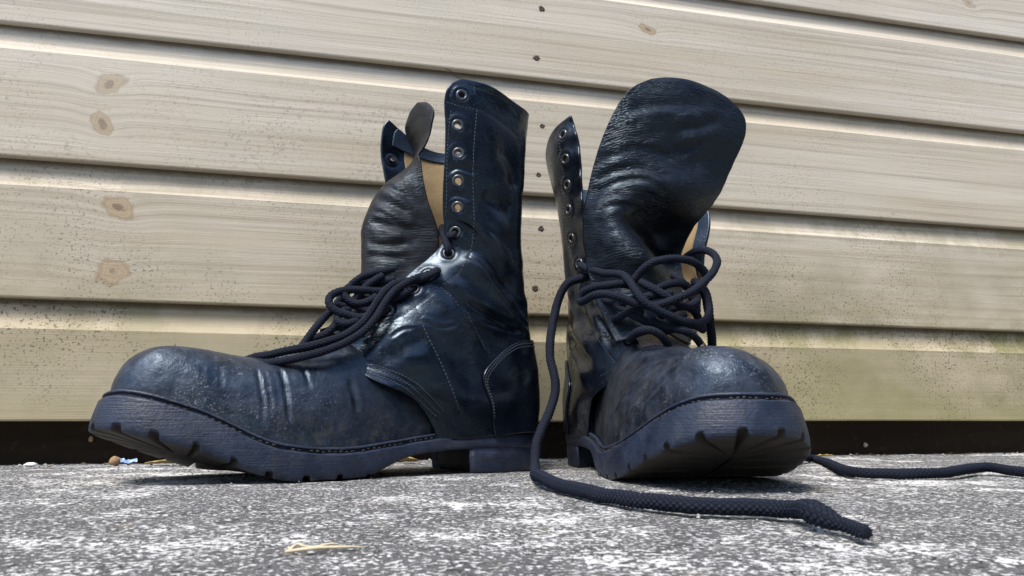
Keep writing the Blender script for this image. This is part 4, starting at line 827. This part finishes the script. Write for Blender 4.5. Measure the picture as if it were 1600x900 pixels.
BOOT_B['laces'] = [([[100.0, -26.7, 159.2], [108.0, -39.1, 153.9], [108.0, -52.3, 149.1], [106.0, -60.5, 134.4], [112.0, -67.6, 109.9], [120.0, -70.9, 86.2], [126.0, -69.0, 70.0], [130.0, -70.7, 56.2], [140.0, -80.7, 37.1], [150.0, -89.4, 21.2], [158.0, -92.2, 9.5], [231.0, -106.4, 5.5], [272.3, -106.6, 3.9], [308.3, -103.4, 3.9], [345.4, -97.4, 3.9], [372.3, -86.6, 3.9], [387.2, -73.2, 3.9], [397.5, -56.0, 3.9], [411.9, -48.0, 4.6], [435.5, -54.4, 6.5], [442.8, -53.5, 5.0], [452.1, -53.0, 3.9], [465.9, -56.5, 3.9]], 3.5), ([[130.0, 47.8, 149.7], [150.0, 46.1, 138.3], [150.0, 49.1, 123.1], [140.0, 55.3, 106.9], [130.0, 60.7, 95.2], [110.0, 75.8, 68.2], [90.0, 110.6, 36.9], [80.0, 148.1, 14.9], [41.3, 198.7, 3.9], [174.9, 134.5, 3.9], [227.8, 119.5, 3.9], [238.5, 142.4, 3.9], [232.6, 176.7, 3.9], [205.4, 235.4, 5.0], [242.5, 227.7, 3.9], [269.3, 239.3, 3.9], [245.0, 308.7, 3.9]], 3.5), ([[98.0, -39.3, 166.7], [128.0, -39.7, 156.8], [150.0, -33.3, 149.6], [166.0, -25.2, 144.8], [178.0, -22.4, 133.5], [186.0, -17.0, 122.0], [188.0, -4.5, 114.2], [186.0, 11.7, 108.9], [178.0, 27.3, 108.9], [170.0, 38.6, 115.1], [163.0, 43.5, 126.0], [160.0, 42.4, 136.4], [150.0, 41.0, 143.7]], 3.0), ([[160.0, -15.6, 138.9], [166.0, -32.9, 138.2], [156.0, -45.6, 137.1], [146.0, -52.8, 132.7], [146.0, -53.9, 128.2], [162.0, -48.6, 129.2], [174.0, -38.3, 128.4], [178.0, -24.7, 123.0], [182.0, -11.7, 120.0], [188.0, 2.6, 123.2], [190.0, 17.8, 130.4], [186.0, 32.7, 141.6], [178.0, 43.9, 153.9], [168.0, 47.8, 163.1], [154.0, 46.4, 170.3], [140.0, 43.7, 171.8], [128.0, 41.2, 169.1]], 3.0), ([[160.0, -18.1, 139.8], [164.0, -12.8, 147.1], [170.0, -6.8, 153.0], [174.0, 5.9, 157.1], [174.0, 20.2, 157.2], [170.0, 33.8, 153.6], [166.0, 40.6, 147.2], [158.0, 41.4, 141.3], [150.0, 36.4, 136.4]], 3.0), ([[164.0, -7.3, 127.7], [168.0, 0.5, 135.6], [170.0, 13.6, 140.1], [166.0, 25.0, 138.7], [156.0, 35.7, 135.4]], 3.0), ([[150.0, -28.1, 113.6], [166.0, -26.5, 115.3], [172.0, -19.7, 118.0], [174.0, -14.6, 114.5]], 3.0), ([[152.0, -16.5, 98.5], [174.0, -22.0, 99.3], [184.0, -18.9, 101.9], [188.0, -11.8, 100.7], [186.0, -3.5, 95.6], [178.0, 3.5, 89.1]], 3.0), ([[172.0, 1.1, 101.9], [182.0, 5.4, 103.6], [186.0, 12.4, 101.9], [182.0, 22.0, 97.9], [172.0, 31.9, 92.1]], 3.0), ([[176.0, -16.3, 87.1], [184.0, -9.7, 88.3], [186.0, -0.4, 86.9], [184.0, 8.6, 84.1]], 3.0), ([[168.0, 0.7, 113.8], [172.0, 13.4, 121.3], [170.0, 24.5, 121.0], [160.0, 36.0, 114.9]], 3.0), ([[168.0, -13.5, 140.4], [178.0, -6.6, 133.1], [182.0, 4.3, 125.2], [180.0, 16.9, 121.1], [172.0, 30.0, 126.6]], 3.0), ([[160.0, -28.7, 123.8], [172.0, -20.4, 126.0], [176.0, -7.0, 128.7], [174.0, 8.9, 131.4]], 3.0), ([[176.0, -9.6, 110.6], [182.0, 2.5, 104.5], [180.0, 19.3, 107.0], [170.0, 35.0, 105.3]], 3.0), ([[150.0, 19.9, 150.1], [160.0, 23.7, 143.3], [166.0, 27.8, 131.5], [162.0, 34.3, 119.5]], 3.0), ([[130.0, -31.3, 133.5], [160.0, -28.7, 122.8], [172.0, -15.9, 111.9], [172.0, 1.3, 107.6], [160.0, 24.7, 118.5]], 3.0)]

rootA, GA, TA, VA = build_boot(BOOT_A)
rootB, GB, TB, VB = build_boot(BOOT_B)

# ------------------------------------------------------------------ litter on the concrete
def on_wall(x, y, z=0.0):        # metres along the wall, metres out from its face (negative = towards the viewer)
    return Vector((x * WALL_C - y * WALL_S, WALL_Y0 + x * WALL_S + y * WALL_C, z))
def pebble(name, label, cat, loc, size, col, col2, seed, rough=0.8):
    rr = np.random.RandomState(seed); nu, nv = 14, 9; V, F = [], []
    for i in range(nv + 1):
        th = math.pi * i / nv
        for j in range(nu):
            ph = 2 * math.pi * j / nu; d = Vector((math.sin(th) * math.cos(ph), math.sin(th) * math.sin(ph), math.cos(th)))
            r = 1 + 0.28 * mnoise.noise(d * 1.4 + Vector((seed, 0, 0))) + 0.10 * mnoise.noise(d * 4 + Vector((0, seed, 0)))
            V.append((d.x * r * size[0], d.y * r * size[1], d.z * r * size[2] + size[2] * .85))
    for i in range(nv):
        for j in range(nu): F.append((i * nu + j, (i + 1) * nu + j, (i + 1) * nu + (j + 1) % nu, i * nu + (j + 1) % nu))
    o = mesh_obj(name, V, F, plain(name + "_surface", col, rough, col2, 600, 0.6, 0.3))
    o.location = loc; o.rotation_euler = (0, 0, seed * 1.3)
    return tag(o, label, cat)
pebble("pebble", "small tan pebble lying at the foot of the wall, left of the side-on boot's toe", "pebble", on_wall(-0.359, -0.006), (.0048, .004, .0042), (.22, .13, .06), (.36, .24, .13), 3)
pebble("grit_crumb", "tiny white crumb of grit by the wall foot at the far left", "grit", on_wall(-0.424, -0.008), (.0050, .003, .0018), (.6, .6, .58), (.75, .75, .72), 5)
pebble("snail_shell", "tiny pale round snail shell stuck on the dark beam at right", "shell", on_wall(0.427, 0.0255, 0.0085), (.0024, .0018, .0026), (.35, .28, .2), (.6, .52, .4), 7)
pebble("seed", "tiny tan seed stuck on the dark beam near the left boot's toe", "seed", on_wall(-0.389, 0.0255, 0.0195), (.0032, .0018, .0028), (.28, .19, .1), (.42, .3, .18), 9)
def wrapper_scrap():
    V, F = [], []; n, m = 14, 8
    for i in range(n):
        for j in range(m):
            u, v = i / (n - 1) - .5, j / (m - 1) - .5
            V.append((u * .013, v * .007, .0022 + .0024 * (mnoise.noise(Vector((u * 5, v * 5, 1.0))) + .4) + .003 * abs(u)))
    for i in range(n - 1):
        for j in range(m - 1): F.append((i * m + j, (i + 1) * m + j, (i + 1) * m + j + 1, i * m + j + 1))
    o = mesh_obj("wrapper_scrap", V, F, plain("blue_foil", (.10, .22, .50), .35, (.5, .6, .75), 300, .3, .5), smooth=False)
    sm = o.modifiers.new("thick", 'SOLIDIFY'); sm.thickness = .0003
    o.location = on_wall(-0.347, -0.010); o.rotation_euler = (.3, 0, .5)
    tag(o, "crumpled scrap of blue and white wrapper beside the tan pebble", "wrapper")
wrapper_scrap()
M_straw = plain("dry_straw", (.50, .40, .26), .7, (.66, .56, .40), 500, .5, .3)
def twig():
    a = Acc()
    P = curve(np.array([(-31, -1, 2.0), (-20, 0, 2.6), (-5, 1.5, 3.0), (10, 2.5, 2.6), (24, 3, 2.0), (32, 3.5, 1.4)]), step=1.0)
    a.add(*tube_mesh(P, np.interp(np.linspace(0, 1, len(P)), [0, .2, .7, 1], [1.3, 1.7, 1.3, .5]) + .15 * fbm(P, 4, 2.0, 2), 8))
    for pts, r in (([(-27, 3, 2), (-24, 7, 4.5), (-20, 10, 6.0)], 1.7), ([(-20, 10, 6), (-15, 8, 4), (-6, 7, 3.4)], 1.4), ([(-12, 5, 2.5), (-2, 9, 3.2), (6, 11, 4.2), (13, 12, 3.2)], 1.5), ([(-26, 6, 3), (-28, 10, 4)], 1.2)):
        Q = curve(np.array(pts, float), step=1.0); a.add(*tube_mesh(Q, np.linspace(r, r * .5, len(Q)) + .12 * fbm(Q, 3, 4.0, 2), 7))
    o = a.obj("twig", M_straw, None, scale=0.00036); o.location = (-0.0555, 0.228, 0); o.rotation_euler = (0, 0, .38)
    tag(o, "pale broken straw-coloured twig lying on the concrete in the foreground", "twig")
twig()
def dry_leaf(name, label, loc, L, W, rz, seed, cat="leaf"):
    V, F = [], []; n, m = 16, 7
    for i in range(n):
        t = i / (n - 1); w = W * math.sin(math.pi * min(1, t * .96 + .02)) ** .7
        for j in range(m):
            v = j / (m - 1) - .5
            V.append(((t - .5) * L, v * w, .0006 + .9 * abs(v) ** 1.6 * w + .004 * t * t * L * 10 * .2 + .0012 * (1 + mnoise.noise(Vector((t * 6, v * 4, seed))))))
    for i in range(n - 1):
        for j in range(m - 1): F.append((i * m + j, (i + 1) * m + j, (i + 1) * m + j + 1, i * m + j + 1))
    o = mesh_obj(name, V, F, plain(name + "_skin", (.26, .18, .06), .6, (.42, .32, .13), 300, .5, .3))
    sm = o.modifiers.new("thick", 'SOLIDIFY'); sm.thickness = .0004
    o.location = loc; o.rotation_euler = (0, 0, rz); tag(o, label, cat)
dry_leaf("dry_leaf", "curled yellow-brown leaf seen through the arch under the side-on boot", (-0.100, 0.690, 0), .030, .014, .2, 2.0)
dry_leaf("grass_blade", "short dry grass blade on the ground beside the right boot's toe", (0.330, 0.800, 0), .026, .004, .3, 5.0, "grass")
dry_leaf("bark_flake", "thin brown bark flake by the wall under the left toe", (-0.305, 0.668, 0), .036, .008, .25, 8.0, "bark")
def grit():
    rr = np.random.RandomState(11); V, F = [], []
    for i in range(1500):
        y = 0.14 + 0.6 * rr.rand() ** 1.1; x = (rr.rand() - .5) * 1.7 * y + .02; r = .0003 + .0009 * rr.rand() ** 3
        if i % 9 == 0: q = on_wall(-.45 + rr.rand() * 1.1, -.02 * rr.rand() ** 2 + .012); x, y = q.x, q.y; r *= 1.5
        b = len(V); c = np.array([x, y, r * .3])
        D = np.array([(1, 0, 0), (0, 1, 0), (-1, 0, 0), (0, -1, 0), (0, 0, 1), (0, 0, -1)], float) * (r * (.6 + .8 * rr.rand(6, 1)))
        D += rr.randn(6, 3) * r * .2
        V += (c + D * (1, 1, .7)).tolist()
        F += [(b + p, b + q, b + 4) for p, q in ((0, 1), (1, 2), (2, 3), (3, 0))] + [(b + q, b + p, b + 5) for p, q in ((0, 1), (1, 2), (2, 3), (3, 0))]
    tag(mesh_obj("grit", V, F, plain("grit_stone", (.10, .10, .10), .9, (.55, .54, .52), 250, .3, .2), smooth=False), kind='stuff')
grit()

# a broken thread end sticking out of the left boot's collar
def loose_thread():
    V, F, U = tube_mesh(curve(np.array([(87, 43, 304), (93, 44, 306), (97, 44.5, 308.5), (101, 44, 309.5)], float), step=1.0), 0.32, 6)
    mesh_obj("loose_thread", V * .001, F, M_thread, rootA)
loose_thread()

def wall_foot_dirt():
    rr = np.random.RandomState(21); V, F = [], []
    for i in range(700):
        u = -.6 + 1.4 * rr.rand(); clump = .5 + .5 * mnoise.noise(Vector((u * 9, 0, 3)))
        if rr.rand() > clump + .15: continue
        q = on_wall(u, .022 - .05 * rr.rand() ** 2.2); r = .0004 + .0016 * rr.rand() ** 3; b = len(V)
        D = np.array([(1, 0, 0), (0, 1, 0), (-1, 0, 0), (0, -1, 0), (0, 0, 1), (0, 0, -1)], float) * (r * (.5 + .9 * rr.rand(6, 1))) + rr.randn(6, 3) * r * .25
        V += (np.array([q.x, q.y, r * .4]) + D * (1.3, 1, .6)).tolist()
        F += [(b + p, b + s_, b + 4) for p, s_ in ((0, 1), (1, 2), (2, 3), (3, 0))] + [(b + s_, b + p, b + 5) for p, s_ in ((0, 1), (1, 2), (2, 3), (3, 0))]
    tag(mesh_obj("dirt", V, F, plain("wall_foot_dirt", (.03, .022, .014), .9, (.20, .15, .09), 120, .3, .2), smooth=False), kind='stuff')
wall_foot_dirt()
